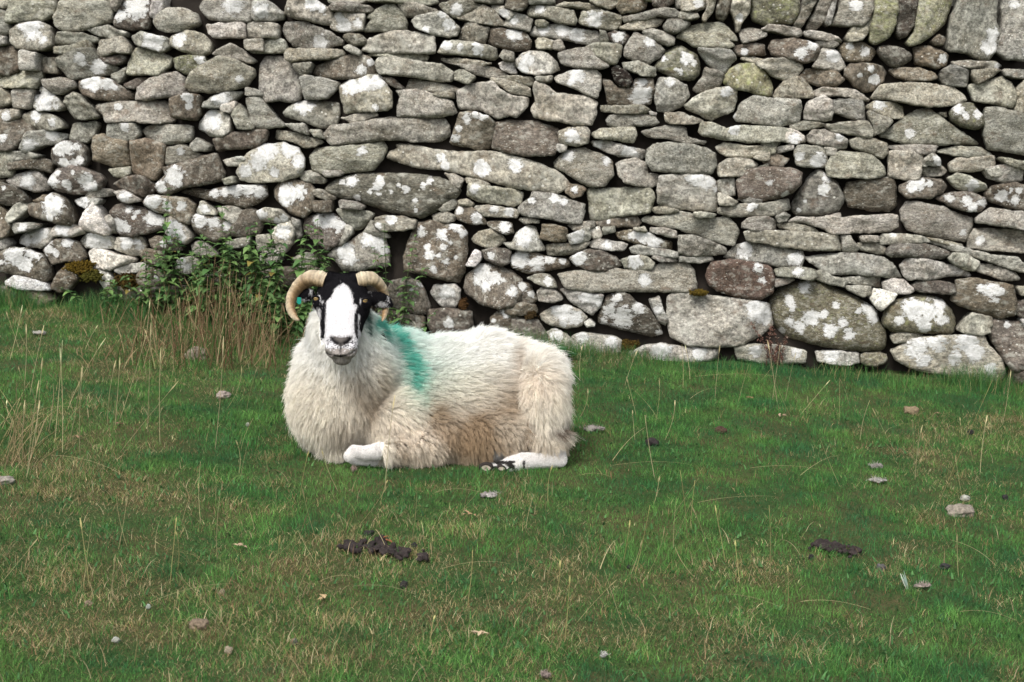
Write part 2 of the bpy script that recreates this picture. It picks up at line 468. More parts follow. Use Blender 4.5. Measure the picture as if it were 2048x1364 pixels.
p 130,38 135,36 142,40 150,48 153,54 148,59 138,55 131,50;140,46,7 146,53,4
p 156,34 160,25 168,30 172,35 162,35;163,31,4
b 152,38 156,35 170,37 182,41 188,46 182,52 170,58 160,55 153,48;160,40,6 170,42,5 180,44,4
g 172,30 184,28 193,32 192,38 186,42 178,38
g 10,42 20,42 32,43 30,46 14,50 10,46;20,45,4
p 10,53 20,48 36,46 42,50 38,57 30,62 16,61 10,58;16,56,6 25,53,6 33,50,4
p 40,48 44,43 48,40 56,44 65,47 66,50 56,53 42,52;50,46,6
w -5,55 2,55 5,59 2,63 -5,63
p 60,58 64,52 72,50 88,54 90,62 78,63 66,62;78,57,8 70,56,6
p 90,54 110,54 113,60 112,68 102,69 94,65 90,62;100,58,5 108,60,4
d 31,64 40,57 50,54 60,58 66,70 62,73 52,73 40,75 36,70;37,62,5 53,58,4 44,66,3
d -5,66 6,62 20,63 32,68 38,78 38,87 32,90 20,86 8,83 -5,80;12,68,8 20,75,6 26,66,6 0,74,2
w 68,66 72,63 80,64 92,68 104,70 106,72 100,75 92,77 86,80 72,78 70,72
b 110,68 116,63 128,65 132,72 128,76 116,75
d 117,56 122,53 134,54 142,58 144,64 132,65 120,63;130,59,3 136,57,2
w 4,89 10,84 20,86 36,91 39,96 30,96 16,94 5,92
b 38,95 44,82 54,74 60,80 60,88 52,96 44,98
w 66,78 70,76 76,79 84,82 88,88 87,96 80,94 74,84
p 90,80 100,76 110,74 118,78 110,81 96,83
b 104,88 112,80 120,78 130,82 136,84 130,92 118,94 106,92;124,85,2
p 140,74 144,70 152,69 158,72 158,80 148,83 140,80;145,73,4 150,78,4
g 152,60 158,56 166,62 172,68 162,70 154,66
g 180,58 188,55 198,54 197,60 188,62 180,61
d 160,84 180,80 186,86 170,92 160,90
d -5,92 8,94 18,98 22,106 14,112 -5,112
b 20,96 34,98 40,104 30,110 22,108
d 84,92 100,94 118,95 130,93 160,92 190,90 200,102 160,106 110,104 88,104
@512,341
g 32,2 42,0 50,4 54,8 52,10 44,10 34,7
g 53,1 70,0 66,4 56,5
b 12,16 16,9 28,7 42,10 45,16 45,31 38,38 28,35 20,28 13,22;24,20,8 34,17,6
s 52,15 58,8 72,4 85,2 110,2 140,4 155,9 164,15 160,21 148,30 136,37 128,38 108,34 92,29 84,26 65,22 54,18;76,8,5 98,8,4 97,13,4 80,22,3 134,12,3 139,8,3 120,15,3 91,17,2 98,19,2 128,24,2 108,17,2 114,11,2 67,9,2 128,32,2
g 46,16 50,15 62,22 58,24 47,20
d 46,25 60,24 60,33 47,33
g 67,24 80,25 86,29 84,31 68,30
g 64,31 80,31 93,35 84,46 78,48 70,40
d 35,44 38,38 46,35 60,35 68,39 72,43 70,52 64,60 56,64 46,58 36,50;48,39,5 57,40,7 66,44,5
p 72,44 76,46 75,51 68,60 64,60 70,53
g 95,38 104,36 118,37 128,40 127,46 118,48 100,48 95,44;98,45,3 108,39,4
g 56,68 60,64 76,56 84,50 92,46 101,53 105,68 104,77 90,78 80,82 68,80 62,72;70,65,7 75,71,5 88,55,7 95,58,6 101,64,4
g 84,50 92,40 94,48 104,51 106,54 94,52
d 120,60 128,42 140,40 152,42 165,44 168,50 168,66 166,82 162,90 148,87 130,82 118,80 117,70;132,49,4 160,44,5 166,50,3 148,51,5 137,61,3 150,61,3 142,79,3 139,68,4 152,73,3 160,70,2 156,58,2 147,68,2
g 140,36 150,33 159,36 158,40 152,42 142,40
g 146,31 158,23 162,27 150,34
g 150,2 158,3 166,7 162,14 155,9
g 167,6 176,7 187,11 186,13 176,12 168,10
g 168,20 170,10 182,12 206,15 213,18 212,26 205,29 190,26 178,25;175,14,4
g 161,24 168,23 174,27 172,29 162,27
b 158,34 160,28 172,29 182,38 184,43 170,43 160,39;176,38,5 162,32,3
g 174,29 185,28 206,31 210,33 208,38 195,37 182,36;190,30,4 202,33,4
d 184,42 194,40 204,42 206,50 200,51 188,46;199,45,5
g 171,55 178,49 188,47 196,52 199,56 192,62 180,60 173,58
w 168,76 172,68 175,63 179,66 179,72 175,77
d 180,64 190,62 203,64 203,74 197,77 190,74 182,70;188,68,3
d 165,94 168,84 178,76 186,75 196,78 206,82 212,88 213,98 208,108 196,111 182,108 172,102 167,98;181,80,6 178,88,5 191,86,5 184,93,4 205,97,4 198,88,2
p 138,98 141,92 158,91 163,96 162,104 158,110 148,109 142,104;152,98,6
d 103,96 108,88 122,86 130,89 134,96 138,110 136,116 122,115 112,112 104,106;132,91,3 125,95,2
d 137,112 150,111 172,113 173,124 168,130 150,132 140,130 136,122;154,122,4
g 119,124 126,121 130,128 122,129
d 187,118 196,111 206,112 210,118 208,126 196,130 188,126;200,114,4 190,120,2
p 0,33 8,30 20,32 26,38 24,42 14,42 4,40;4,35,4 17,41,3 22,38,3
d -22,48 -16,36 -8,30 0,33 4,40 0,50 -10,54 -20,52
p 12,48 18,42 26,40 30,48 28,58 22,66 16,66 14,56;20,50,6
g 0,52 10,52 13,60 8,66 0,64
g 2,68 12,62 18,66 19,73 10,76 2,74
g 28,38 34,40 34,52 31,56 30,46
d 4,80 20,78 40,76 52,80 50,92 30,96 6,94
g 30,70 40,66 46,72 44,78 34,78
d -6,96 20,98 60,96 90,100 92,112 60,118 20,116 -6,112
d 96,112 110,114 134,118 134,128 110,130 96,126
d 140,130 170,132 186,130 186,140 160,142 140,140
@1024,341
b 42,14 46,11 56,12 59,15 55,20 48,22 43,18;50,15,3
g 5,29 14,22 16,17 30,18 46,23 58,27 58,34 55,42 44,42 25,38 8,36 4,33;34,22,4 41,25,3 16,24,3
g 60,15 85,14 110,14 113,18 114,22 110,34 96,36 82,37 72,41 63,40 61,28
g 116,15 118,4 140,3 158,4 164,9 165,20 164,33 145,32 130,30 117,26;148,7,6 157,10,6 162,15,3 141,6,3
g 165,8 178,5 179,20 170,20 165,16
d 180,8 190,-1 205,-3 222,-2 231,2 230,10 224,18 212,22 200,24 182,22 180,14;218,19,3 206,10,3
p 165,18 172,20 181,25 178,28 166,28
g 181,23 190,22 200,24 200,26 188,26
g 165,30 182,27 205,26 222,23 223,30 212,36 195,37 175,37 165,34;192,29,4
g 112,31 118,29 134,32 128,34 115,34
p 145,34 155,33 164,35 160,38 148,37
g 107,37 120,37 135,33 145,35 158,39 172,37 180,43 183,50 178,60 165,58 148,52 130,46 112,43 104,40
d 66,42 80,38 100,37 104,42 100,46 88,45 70,45;77,41,2
g 44,44 52,41 66,41 66,46 50,48
g 5,39 14,38 22,41 10,43
b 24,43 32,43 44,46 43,56 34,57 22,55
p 0,58 4,50 12,44 18,46 22,56 26,64 14,65 -2,62 -7,58;10,52,8
p 44,52 56,47 62,46 63,54 58,58 47,59;52,53,6
w 61,46 70,45 72,52 70,55 64,54
p 73,46 82,45 82,49 73,51
g 26,60 36,58 50,60 62,57 58,62 48,67 28,68
p 61,60 66,55 75,56 93,59 90,64 80,64 64,62;76,59,4
b 83,50 95,48 110,50 120,56 128,58 128,63 112,62 95,57 86,54;104,52,7 114,57,7 98,52,4
p 97,46 106,45 108,49 100,49
g 111,46 122,46 131,49 132,54 120,52 111,49
g 133,52 146,52 160,57 172,62 172,67 155,68 140,68 133,66
g 94,62 100,60 134,66 132,70 112,68 96,66
g 112,69 130,70 132,73 120,73
g 133,69 160,69 162,72 150,74 134,73
d 58,64 70,64 84,70 88,76 76,80 60,80 50,76 46,70;53,71,6
p 87,72 94,69 106,68 114,74 112,79 98,80 90,78;98,73,6
d -2,70 4,65 14,65 26,69 44,72 46,77 34,80 12,83 0,78;6,71,8 20,75,6 30,72,4 40,73,3
g 36,83 50,81 70,80 76,78 90,80 108,79 120,75 140,74 146,80 149,96 140,98 100,97 60,97 42,94;106,88,5
g 184,42 190,38 206,37 212,41 212,47 196,48 184,46
g 185,49 200,48 230,49 262,51 265,64 240,64 215,61 200,58 188,57
g 170,70 180,60 190,58 205,60 225,64 233,65 235,70 231,78 215,77 200,74 180,72;188,62,5 186,67,5 227,71,6
r 155,84 160,74 175,71 190,73 206,77 210,84 209,98 200,103 182,102 165,97 158,92;197,78,4 200,88,3 169,99,2
g 12,86 18,83 30,84 35,90 36,94 28,93 18,89;29,88,4
p 20,97 26,93 36,97 41,103 34,106 22,104
p 38,96 50,95 66,99 73,100 71,110 64,116 56,111 48,106;60,102,6 68,104,5
d 69,118 72,110 76,101 84,97 94,100 100,106 108,110 116,120 121,132 112,134 96,130 80,126 70,122;88,118,9 78,112,5 102,110,5 84,102,4 118,131,3 73,121,3
p 110,104 118,101 120,108 124,118 123,125 118,122 112,110;117,112,4
g 125,102 130,98 145,99 170,102 195,105 207,108 209,125 200,132 185,140 165,142 140,140 127,134 124,118;196,111,9 203,116,8
d -6,92 4,89 14,92 20,104 14,107 0,106 -6,100;8,94,4 4,98,3 15,99,3
d -6,108 10,106 18,108 20,114 8,116 -6,114
p 22,116 32,110 42,108 54,112 60,118 56,124 44,127 30,124 24,120;40,113,8 50,118,6 41,123,3
w 58,122 62,120 66,124 60,125
p 27,130 34,127 44,132 52,140 56,152 50,154 40,148 32,138;36,132,5
p 47,134 56,130 64,131 80,133 88,136 86,146 70,150 58,148 52,140;56,133,5 80,137,5
p 93,146 106,140 120,139 140,143 166,144 164,152 150,154 128,158 118,157 100,152;120,143,8 150,146,6
p 178,142 195,140 215,141 236,145 235,154 205,155 182,152;228,146,4 195,145,5
p 244,146 258,145 278,147 279,155 262,156 246,153;256,148,6
m 280,147 300,146 301,154 290,158 281,156
g 304,133 312,130 331,132 326,136 306,138
p 304,145 320,135 350,132 378,132 384,142 395,152 398,166 386,172 370,168 345,164 325,160 308,152;325,142,9 340,138,8 365,138,10 372,146,8 330,152,6 355,150,6 385,160,5
d 384,120 392,118 402,122 425,120 425,158 402,162 394,150 388,140 383,130;398,124,3
d 402,163 425,159 425,174 405,172
d 0,118 20,120 26,130 40,150 20,152 0,140
@1536,341
s 20,30 24,20 30,12 36,2 42,-2 50,4 58,12 62,20 61,28 56,34 40,37 26,36 20,33;45,15,5 30,24,2 25,32,2 48,5,4
d 64,10 78,7 92,5 102,6 105,14 105,28 100,33 82,32 66,29 62,20
d 107,12 115,8 125,6 140,7 146,13 142,18 130,22 112,22 106,17;116,13,5 122,11,5 130,10,3
p 145,6 152,2 162,5 175,11 177,15 168,18 152,14;165,12,5
p 176,-2 190,-5 205,-4 206,8 190,9 178,5 175,1
d 176,18 182,12 200,10 215,14 215,30 205,32 190,28 178,24;188,20,5 198,24,4 202,16,3 195,15,2
d 137,22 150,17 165,18 175,22 177,27 172,33 160,33 146,28;146,21,4 160,24,5 164,30,5 173,26,4
g 107,32 112,25 122,25 140,29 152,34 166,38 166,44 160,57 145,55 130,52 114,48 109,40;158,50,3
g 168,38 180,30 200,33 215,34 215,48 195,46 180,43 168,42
g 162,55 167,47 185,47 215,48 215,66 195,65 178,64 163,62;172,56,4
g 7,37 13,34 18,36 15,40 9,41
g 16,41 24,37 40,38 58,34 59,38 70,37 100,35 104,36 105,45 98,49 70,50 52,51 42,46 30,42
g 8,43 20,42 36,46 42,50 30,50 10,46
g 59,52 66,52 70,58 73,62 72,65 61,65
g 74,53 88,53 89,57 76,57
g 90,56 93,51 110,51 125,53 131,57 118,58 100,59 91,59;100,51,3
g 73,59 88,58 95,62 95,67 84,66 73,63
s 95,61 115,58 130,59 148,66 146,70 130,71 110,69 96,69
g 130,57 145,58 165,64 180,68 200,70 204,74 215,76 215,84 200,80 185,76 170,70 150,64
g 128,54 134,55 158,60 158,62 140,58
g 145,70 150,66 160,67 170,73 168,80 160,80 148,74
g 168,80 172,76 180,76 200,82 204,88 190,88 178,84
p 106,76 112,71 125,71 140,74 152,77 160,80 165,85 150,85 130,87 112,87 108,82
g 30,70 45,68 62,66 80,67 92,70 100,74 104,80 109,86 100,86 85,84 60,83 48,83 40,78
g 38,82 45,80 50,84 64,89 62,93 50,91 41,88
g 6,80 12,78 28,78 38,80 39,86 34,88 20,85 7,84;24,81,4
g 6,87 20,86 22,88 12,92 6,93
g 60,87 75,85 92,84 92,94 80,92 64,90
p 62,93 72,92 83,93 83,99 76,101 66,97
w 93,90 100,87 110,88 118,96 112,99 100,99 94,95
w 82,102 86,95 94,97 103,99 100,104 94,108 90,112 86,108
d 116,92 126,88 140,89 150,92 151,97 145,99 128,98 118,96
b 148,104 152,96 152,88 165,86 185,90 196,92 200,106 198,116 188,119 172,115 154,108;180,96,7 170,94,4 182,104,3
m 2,106 8,98 20,90 32,88 45,90 60,97 75,104 88,112 90,120 96,130 97,136 94,145 80,146 55,144 30,138 14,134 6,124 3,114;30,94,5 18,104,4 20,110,3 35,118,7 50,128,6 82,110,6 72,112,3 85,118,5 55,108,3 60,122,4 18,122,4 26,126,5 45,115,4 65,130,5 12,130,3
m 92,118 98,106 112,102 126,100 140,103 148,110 153,122 150,132 138,131 120,130 102,130 94,125;115,110,8 128,112,8 138,108,6 124,120,6 105,120,4 126,126,5 140,120,5
g 153,128 160,118 165,114 180,118 179,130 172,132 158,130
d 200,108 206,104 215,106 215,118 204,118 198,112
g 202,94 215,92 215,100 204,100
w 204,120 215,118 215,126 206,125"""
BL, BR = P(0, 600, 8.9), P(2048, 782, 8.4)            # foot of the wall, surveyed at both ends
A_AX = (BR - BL) / np.linalg.norm(BR - BL)
hor = np.array([A_AX[0], A_AX[1], 0]); hor /= np.linalg.norm(hor)
back = np.array([-hor[1], hor[0], 0])
B_AX = np.array([0, 0, 1.0]) + 0.08 * back; B_AX -= A_AX * (A_AX @ B_AX); B_AX /= np.linalg.norm(B_AX)
N_AX = np.cross(A_AX, B_AX); 
if N_AX[1] > 0: N_AX = -N_AX                           # out of the wall, towards the field

def to_wall(px):
    px = np.atleast_2d(px)
    d = CF + ((px[:, 0] - 1024) / F)[:, None] * CR + ((682 - px[:, 1]) / F)[:, None] * CU
    t = ((BL - CAM) @ N_AX) / (d @ N_AX)
    q = CAM + d * t[:, None] - BL
    return np.stack([q @ A_AX, q @ B_AX], 1)

def from_wall(ab, dep):
    return BL + ab[:, :1] * A_AX + ab[:, 1:2] * B_AX + np.asarray(dep)[:, None] * N_AX

def chaikin(p, k=0.22):
    q = np.roll(p, -1, 0)
    return np.stack([p * (1 - k) + q * k, p * k + q * (1 - k)], 1).reshape(-1, 2)

def resample(p, step):
    out = []
    for a, b in zip(p, np.roll(p, -1, 0)):
        n = max(1, int(round(np.linalg.norm(b - a) / step)))
        out += [a + (b - a) * i / n for i in range(n)]
    return np.array(out)

def seg_dist(pts, poly):
    a = poly; b = np.roll(poly, -1, 0); ab = b - a
    t = np.clip(((pts[:, None] - a) * ab).sum(2) / ((ab ** 2).sum(1) + 1e-12), 0, 1)
    return np.linalg.norm(pts[:, None] - (a + ab * t[..., None]), axis=2).min(1)

def inside(pts, poly):
    x, y = pts[:, 0], pts[:, 1]; c = np.zeros(len(pts), bool)
    for (x1, y1), (x2, y2) in zip(poly, np.roll(poly, -1, 0)):
        with np.errstate(divide='ignore', invalid='ignore'):
            c ^= ((y1 > y) != (y2 > y)) & (x < (x2 - x1) * (y - y1) / (y2 - y1) + x1)
    return c

def parea(p):
    q = np.roll(p, -1, 0); return 0.5 * (p[:, 0] * q[:, 1] - q[:, 0] * p[:, 1]).sum()

# stone kinds: own colour (linear; k excepted), lichen cover, roundness
KIND = {'g': ((.250, .242, .210), .14, .75), 'd': ((.112, .098, .082), .12, 1.02), 'b': ((.160, .138, .108), .12, 1.0),
        'p': ((.310, .302, .270), .34, .85), 'w': ((.48, .47, .45), .80, .9), 's': ((.135, .128, .110), .08, 1.1),
        'y': ((.21, .21, .150), .22, 1.0), 'm': ((.155, .148, .112), .36, 1.15), 'r': ((.130, .094, .074), .05, 1.0),
        'k': ((.022, .016, .014), .0, 1.3)}  # k: near-black stone, painted as the shade of an open hole

def stone_mesh(poly, kind, blobs, deep=0.17, grow=0.004, jut=None):
    """one stone: domed, faceted face with a worn edge, and a body running back into the wall"""
    col, lich, rnd = KIND[kind.lower()]
    if parea(poly) < 0: poly = poly[::-1]
    size = math.sqrt(abs(parea(poly)))
    p = resample(chaikin(poly, .22 if rnd > 1.05 else .05), 0.010)
    cen = p.mean(0)
    e = np.roll(p, -1, 0) - np.roll(p, 1, 0); nrm = np.stack([e[:, 1], -e[:, 0]], 1)
    nrm /= np.linalg.norm(nrm, axis=1)[:, None] + 1e-9
    p3 = np.concatenate([p, np.zeros((len(p), 1))], 1)
    sd = int(rng.integers(1e6))
    p = p + nrm * (grow + (noise(p3, 22, sd) - .5) * 0.007 + (noise(p3, 60, sd + 1) - .5) * 0.006)[:, None]
    g = min(max(size / 15, 0.0085), 0.017)
    lo, hi = p.min(0), p.max(0)
    gx, gy = np.meshgrid(np.arange(lo[0], hi[0], g), np.arange(lo[1], hi[1], g))
    q = np.stack([gx.ravel(), gy.ravel()], 1); q += rng.uniform(-.3, .3, q.shape) * g
    if len(q):
        q = q[inside(q, p)]
    if len(q): q = q[seg_dist(q, p) > 0.45 * g]
    allp = np.concatenate([p, q]) if len(q) else p
    vs, es, fs, *_ = delaunay_2d_cdt([Vector(x) for x in allp], [], [list(range(len(p)))], 1, 1e-5)
    V = np.array([tuple(x) for x in vs]); Fc = np.array([f for f in fs if len(f) == 3], np.int32)
    if len(Fc) == 0: return None
    # orientation
    a = V[Fc[:, 0]]; b = V[Fc[:, 1]]; c = V[Fc[:, 2]]
    ar = (b[:, 0] - a[:, 0]) * (c[:, 1] - a[:, 1]) - (b[:, 1] - a[:, 1]) * (c[:, 0] - a[:, 0])
    Fc[ar < 0] = Fc[ar < 0][:, ::-1]
    d = seg_dist(V, p)
    Rr = (np.clip(size * .27, .014, .085) if rnd > 1.05 else np.clip(size * (.045 if rnd < .95 else .085), .004, .012 if rnd < .95 else .018)) * rng.uniform(.75, 1.3)
    E = Rr * 0.95
    t = np.clip(d / Rr, 0, 1)
    h = E * (np.sqrt(1 - (1 - t) ** 2) - 1)
    rel = V - cen
    V3 = np.concatenate([V, np.zeros((len(V), 1))], 1)
    for k in range(3):              # cleaved facets
        an = rng.uniform(0, 2 * math.pi); sl = rng.uniform(.18, .95) * (1.0 if rnd < 1.05 else .45)
        pr = rel @ np.array([math.cos(an), math.sin(an)])
        h -= np.minimum(np.maximum(pr - rng.uniform(.55, .95) * pr.max(), 0) * sl, .022)
    if rnd < 1.05:                                       # broken face: a few planes meeting in blunt ridges
        rid = None
        for k in range(3):
            an = rng.uniform(0, 2 * math.pi); pr = rel @ np.array([math.cos(an), math.sin(an)])
            pl = -(pr - rng.uniform(-.25, .25) * pr.max()) * rng.uniform(.12, .50)
            rid = pl if rid is None else np.minimum(rid, pl)
        h += np.clip(rid - rid.max() * .5, -.030, .012)
    tilt = rng.normal(0, .16, 2); h += np.clip(rel @ tilt, -.020, .020)
    h += (fbm(V3, 9, sd + 5, 3) - .5) * (0.014 if rnd < .95 else .024) * min(1, size / .13)
    if rnd < 0.9:                                        # bedding ledges of slaty stone
        band = V[:, 1] * 40 + noise(V3, 6, sd + 9) * 3
        h += (noise(np.stack([band, 0 * band, 0 * band], 1), 1.0, sd + 3) - .5) * 0.013
    h += (fbm(V3, 30, sd + 6, 3) - .5) * 0.016
    h += jut if jut is not None else rng.normal(0, .018)
    # boundary loop from directed edges used once
    ed = {}
    for f in Fc:
        for i in range(3): ed[(f[i], f[(i + 1) % 3])] = 1
    be = [k for k in ed if (k[1], k[0]) not in ed]
    n0 = len(V); bi = sorted({x for k in be for x in k}); m1 = {v: n0 + i for i, v in enumerate(bi)}; nb = len(bi)
    bi = np.array(bi)
    r1 = cen + rel[bi] * 0.985; r2 = cen + rel[bi] * 0.86
    V2 = np.concatenate([V, r1, r2]); H = np.concatenate([h, h[bi] - 0.045, np.full(nb, -deep)])
    quads = []
    for (i, j) in be:
        quads.append((j, i, m1[i], m1[j])); quads.append((m1[j], m1[i], m1[i] + nb, m1[j] + nb))
    W = from_wall(V2, H)
    lm = np.full(len(V2), lich * .5)
    rr = np.full(len(V2), 0.0)
    for (bc, br) in blobs:
        dd = np.linalg.norm(V2 - bc, axis=1) / br
        lm = np.maximum(lm, np.clip(1.30 - 0.62 * dd, 0, 1))
    lm[n0:] *= 0.25
    cv = np.array(col) * rng.uniform(.72, 1.26) * np.array([rng.uniform(.97, 1.04), 1, rng.uniform(.93, 1.05)])
    tint = np.tile(cv, (len(V2), 1))
    mossy = np.full(len(V2), .52 if kind in 'yY' else (0.45 if kind == 'm' else (0.18 if rng.random() < .12 else 0.0)))
    return dict(v=W, f=[Fc, np.array(quads, np.int32)], tint=tint, lich=lm, moss=mossy,
                seed=np.full(len(V2), rng.random()), size=abs(parea(poly)), kind=kind)

# stone material
stone_mat, nt, out = new_mat('weathered_stone')
tc = nd(nt, 'ShaderNodeTexCoord').outputs['Object']
sdv = attr(nt, 'seed').outputs['Fac']
off = nd(nt, 'ShaderNodeVectorMath', _operation='SCALE'); off.inputs[0].default_value = (37, 19, 53); L(nt, sdv, off.inputs['Scale'])
add = nd(nt, 'ShaderNodeVectorMath', _operation='ADD'); L(nt, tc, add.inputs[0]); L(nt, off.outputs[0], add.inputs[1])
sc_ = nd(nt, 'ShaderNodeVectorMath', _operation='SCALE'); L(nt, add.outputs[0], sc_.inputs[0])
L(nt, mathn(nt, 'ADD', mathn(nt, 'MULTIPLY', sdv, .85), .65), sc_.inputs['Scale'])
mp = nd(nt, 'ShaderNodeMapping'); L(nt, sc_.outputs[0], mp.inputs['Vector'])
cb_ = nd(nt, 'ShaderNodeCombineXYZ', X=1.0, Y=1.0); L(nt, mathn(nt, 'ADD', mathn(nt, 'MULTIPLY', mathn(nt, 'FRACT', mathn(nt, 'MULTIPLY', sdv, 7.3)), 1.3), .85), cb_.inputs['Z']); L(nt, cb_.outputs[0], mp.inputs['Scale'])
vec = mp.outputs[0]
base = attr(nt, 'tint').outputs['Color']
n1 = noisen(nt, vec, 7, 5, .6); n2 = noisen(nt, vec, 30, 7, .72); n3 = noisen(nt, vec, 72, 6, .78)
c = mixc(nt, mathn(nt, 'MULTIPLY', ramp(nt, n1, [(.35, 0.0), (.7, 1.0)]), .75), base, mixc(nt, 1.0, base, (.66, .60, .52), 'MULTIPLY'))
c = mixc(nt, 1.0, c, ramp(nt, n2, [(.30, .36), (.5, 1.0), (.70, 1.70)]), 'MULTIPLY')
c = mixc(nt, 1.0, c, ramp(nt, n3, [(.37, .45), (.5, 1.0), (.63, 1.65)]), 'MULTIPLY')
n4 = noisen(nt, vec, 11, 6, .7)                       # brown staining
c = mixc(nt, ramp(nt, n4, [(.56, 0.0), (.70, .62)]), c, mixc(nt, n2, (.085, .052, .035), (.16, .115, .08)))
# grey-green film lichen
n5 = noisen(nt, vec, 20, 6, .7)
c = mixc(nt, ramp(nt, n5, [(.52, 0.0), (.66, .60)]), c, (.40, .395, .345))
# moss / map lichen
mo = attr(nt, 'moss').outputs['Fac']
n6 = noisen(nt, vec, 26, 6, .7)
mf = ramp(nt, mathn(nt, 'ADD', mathn(nt, 'MULTIPLY', mo, .42), mathn(nt, 'MULTIPLY', n6, .7)), [(.58, 0.0), (.72, 0.9)])
c = mixc(nt, mf, c, mixc(nt, n2, (.17, .19, .06), (.36, .38, .18)))
# white crustose lichen in its own rounded patches
li = attr(nt, 'lich').outputs['Fac']
vo = nd(nt, 'ShaderNodeTexVoronoi', Scale=17.0, Randomness=1.0); L(nt, vec, vo.inputs['Vector'])
spots = mathn(nt, 'SUBTRACT', 0.32, vo.outputs['Distance'])
n7 = noisen(nt, vec, 34, 8, .78, .8)
lf = mathn(nt, 'ADD', mathn(nt, 'MULTIPLY', li, .9), mathn(nt, 'MULTIPLY', mathn(nt, 'SUBTRACT', n7, .5), 1.75))
lf = mathn(nt, 'ADD', lf, mathn(nt, 'MULTIPLY', spots, .35))
lmask = ramp(nt, lf, [(.515, 0.0), (.56, .75), (.61, 1.0)])
lcol = mixc(nt, ramp(nt, n3, [(.35, 0.0), (.6, 1.0)]), (.38, .375, .35), (.64, .642, .64))
lcol = mixc(nt, ramp(nt, n5, [(.3, .35), (.5, 0.0)]), lcol, (.30, .28, .22))
c = mixc(nt, lmask, c, lcol)
# small scattered rosettes
vo2 = nd(nt, 'ShaderNodeTexVoronoi', Scale=34.0, Randomness=1.0); L(nt, vec, vo2.inputs['Vector'])
rs = mathn(nt, 'MULTIPLY', ramp(nt, vo2.outputs['Distance'], [(.13, 1.0), (.2, 0.0)]), ramp(nt, n1, [(.47, 0.0), (.55, .85)]))
c = mixc(nt, rs, c, (.52, .51, .46))
bs = nd(nt, 'ShaderNodeBsdfPrincipled', Roughness=.92); bs.inputs['Specular IOR Level'].default_value = .15
L(nt, c, bs.inputs['Base Color'])
hgt = mathn(nt, 'ADD', mathn(nt, 'MULTIPLY', n2, .6), mathn(nt, 'ADD', mathn(nt, 'MULTIPLY', n3, .35), mathn(nt, 'MULTIPLY', lmask, .10)))
bp = nd(nt, 'ShaderNodeBump', Strength=1.0, Distance=.018); L(nt, hgt, bp.inputs['Height'])
L(nt, bp.outputs[0], bs.inputs['Normal']); L(nt, bs.outputs[0], out.inputs[0])

# read the survey
stones = []; ox = oy = 0
for ln in STONES.strip().splitlines():
    if ln[0] == '@':
        ox, oy = map(int, ln[1:].split(',')); continue
    body, _, bl = ln.partition(';')
    k, *pts = body.split()
    px = np.array([tuple(map(float, s.split(','))) for s in pts]) * 2.5 + (ox, oy)
    blobs = []
    for s in bl.split():
        x, y, r = map(float, s.split(','))
        cpx = np.array([x * 2.5 + ox, y * 2.5 + oy]); ca = to_wall(cpx)[0]; cb = to_wall(cpx + (r * 2.5, 0))[0]
        blobs.append((ca, np.linalg.norm(cb - ca)))
    stones.append((k, to_wall(px), blobs))
face_polys = [s[1] for s in stones]
built = []
for k, poly, blobs in stones:
    cop = k.isupper()
    built.append(stone_mesh(poly, k, blobs, deep=.30 if cop else .17, grow=.005 if cop else .0046,
                            jut=rng.normal(.03, .015) if cop else None))
# the wall runs on past the surveyed stretch: coursed stones at both ends, and above on the left up to its coping
def filler(x0, x1, ytop, ybot):
    y = ytop
    while y < ybot:
        hh = rng.uniform(42, 72); x = x0 + rng.uniform(-40, 0)
        while x < x1:
            wd = rng.uniform(60, 150)
            a = rng.uniform(-8, 8, (8, 2))
            q = np.array([(x, y), (x + wd * .5, y - 3), (x + wd, y), (x + wd + 2, y + hh * .5), (x + wd, y + hh), (x + wd * .5, y + hh + 3), (x, y + hh), (x - 2, y + hh * .5)]) + a
            q[:, 1] += .085 * (q[:, 0] - x0)
            yield q; x += wd + 5
        y += hh + 4
extra = []
for q in list(filler(-1250, -75, -225, 610)) + list(filler(2095, 2900, 150, 830)):
    extra.append(stone_mesh(to_wall(q), rng.choice(list('ggggdbp')), []))
for q in filler(-40, 1420, -150, -70):
    if q[:, 1].max() < -10: extra.append(stone_mesh(to_wall(q), rng.choice(list('gggdb')), []))
x = -1250
while x < 2900:                                        # upright coping stones out of the frame
    top = -330 + .12 * x; bot = -165 + .128 * x
    wd = rng.uniform(40, 85)
    if x < 1400 or x > 2110:
        s = rng.uniform(8, 30)
        q = np.array([(x + s, top), (x + wd + s, top + 4), (x + wd, bot), (x + wd * .5, bot + 8), (x, bot)]) + rng.uniform(-6, 6, (5, 2))
        extra.append(stone_mesh(to_wall(q), rng.choice(list('GGDYP')), [], deep=.30, jut=.03))
    x += wd + 4

wall_loc = (BL + BR) / 2
wall = empty('dry_stone_wall', wall_loc, 'old grey dry stone field wall with white lichen and upright coping stones', 'wall')
def put(name, parts):
    vo, fo, n = [], [[], []], 0
    for q in parts:
        vo.append(q['v'] - wall_loc)
        for i in (0, 1): fo[i].append(q['f'][i] + n)
        n += len(q['v'])
    cat = lambda k: np.concatenate([q[k] for q in parts])
    return mesh_np(name, np.concatenate(vo), [np.concatenate(fo[0]), np.concatenate(fo[1])], stone_mat, True,
                   dict(tint=cat('tint'), lich=cat('lich'), moss=cat('moss'), seed=cat('seed')), wall)
built = [b for b in built if b]
cope = [b for b in built if b['kind'].isupper()]
rest = sorted([b for b in built if not b['kind'].isupper()], key=lambda b: -b['size'])
PL = {'y': 'stone crusted with yellow-green lichen', 'w': 'stone almost wholly white with lichen', 'm': 'round boulder mottled with pale green lichen', 'r': 'reddish brown stone'}
for b in cope:
    o = put('coping_stone', [b])
    if b['kind'] == 'Y': o['label'] = 'upright coping stone green with moss'
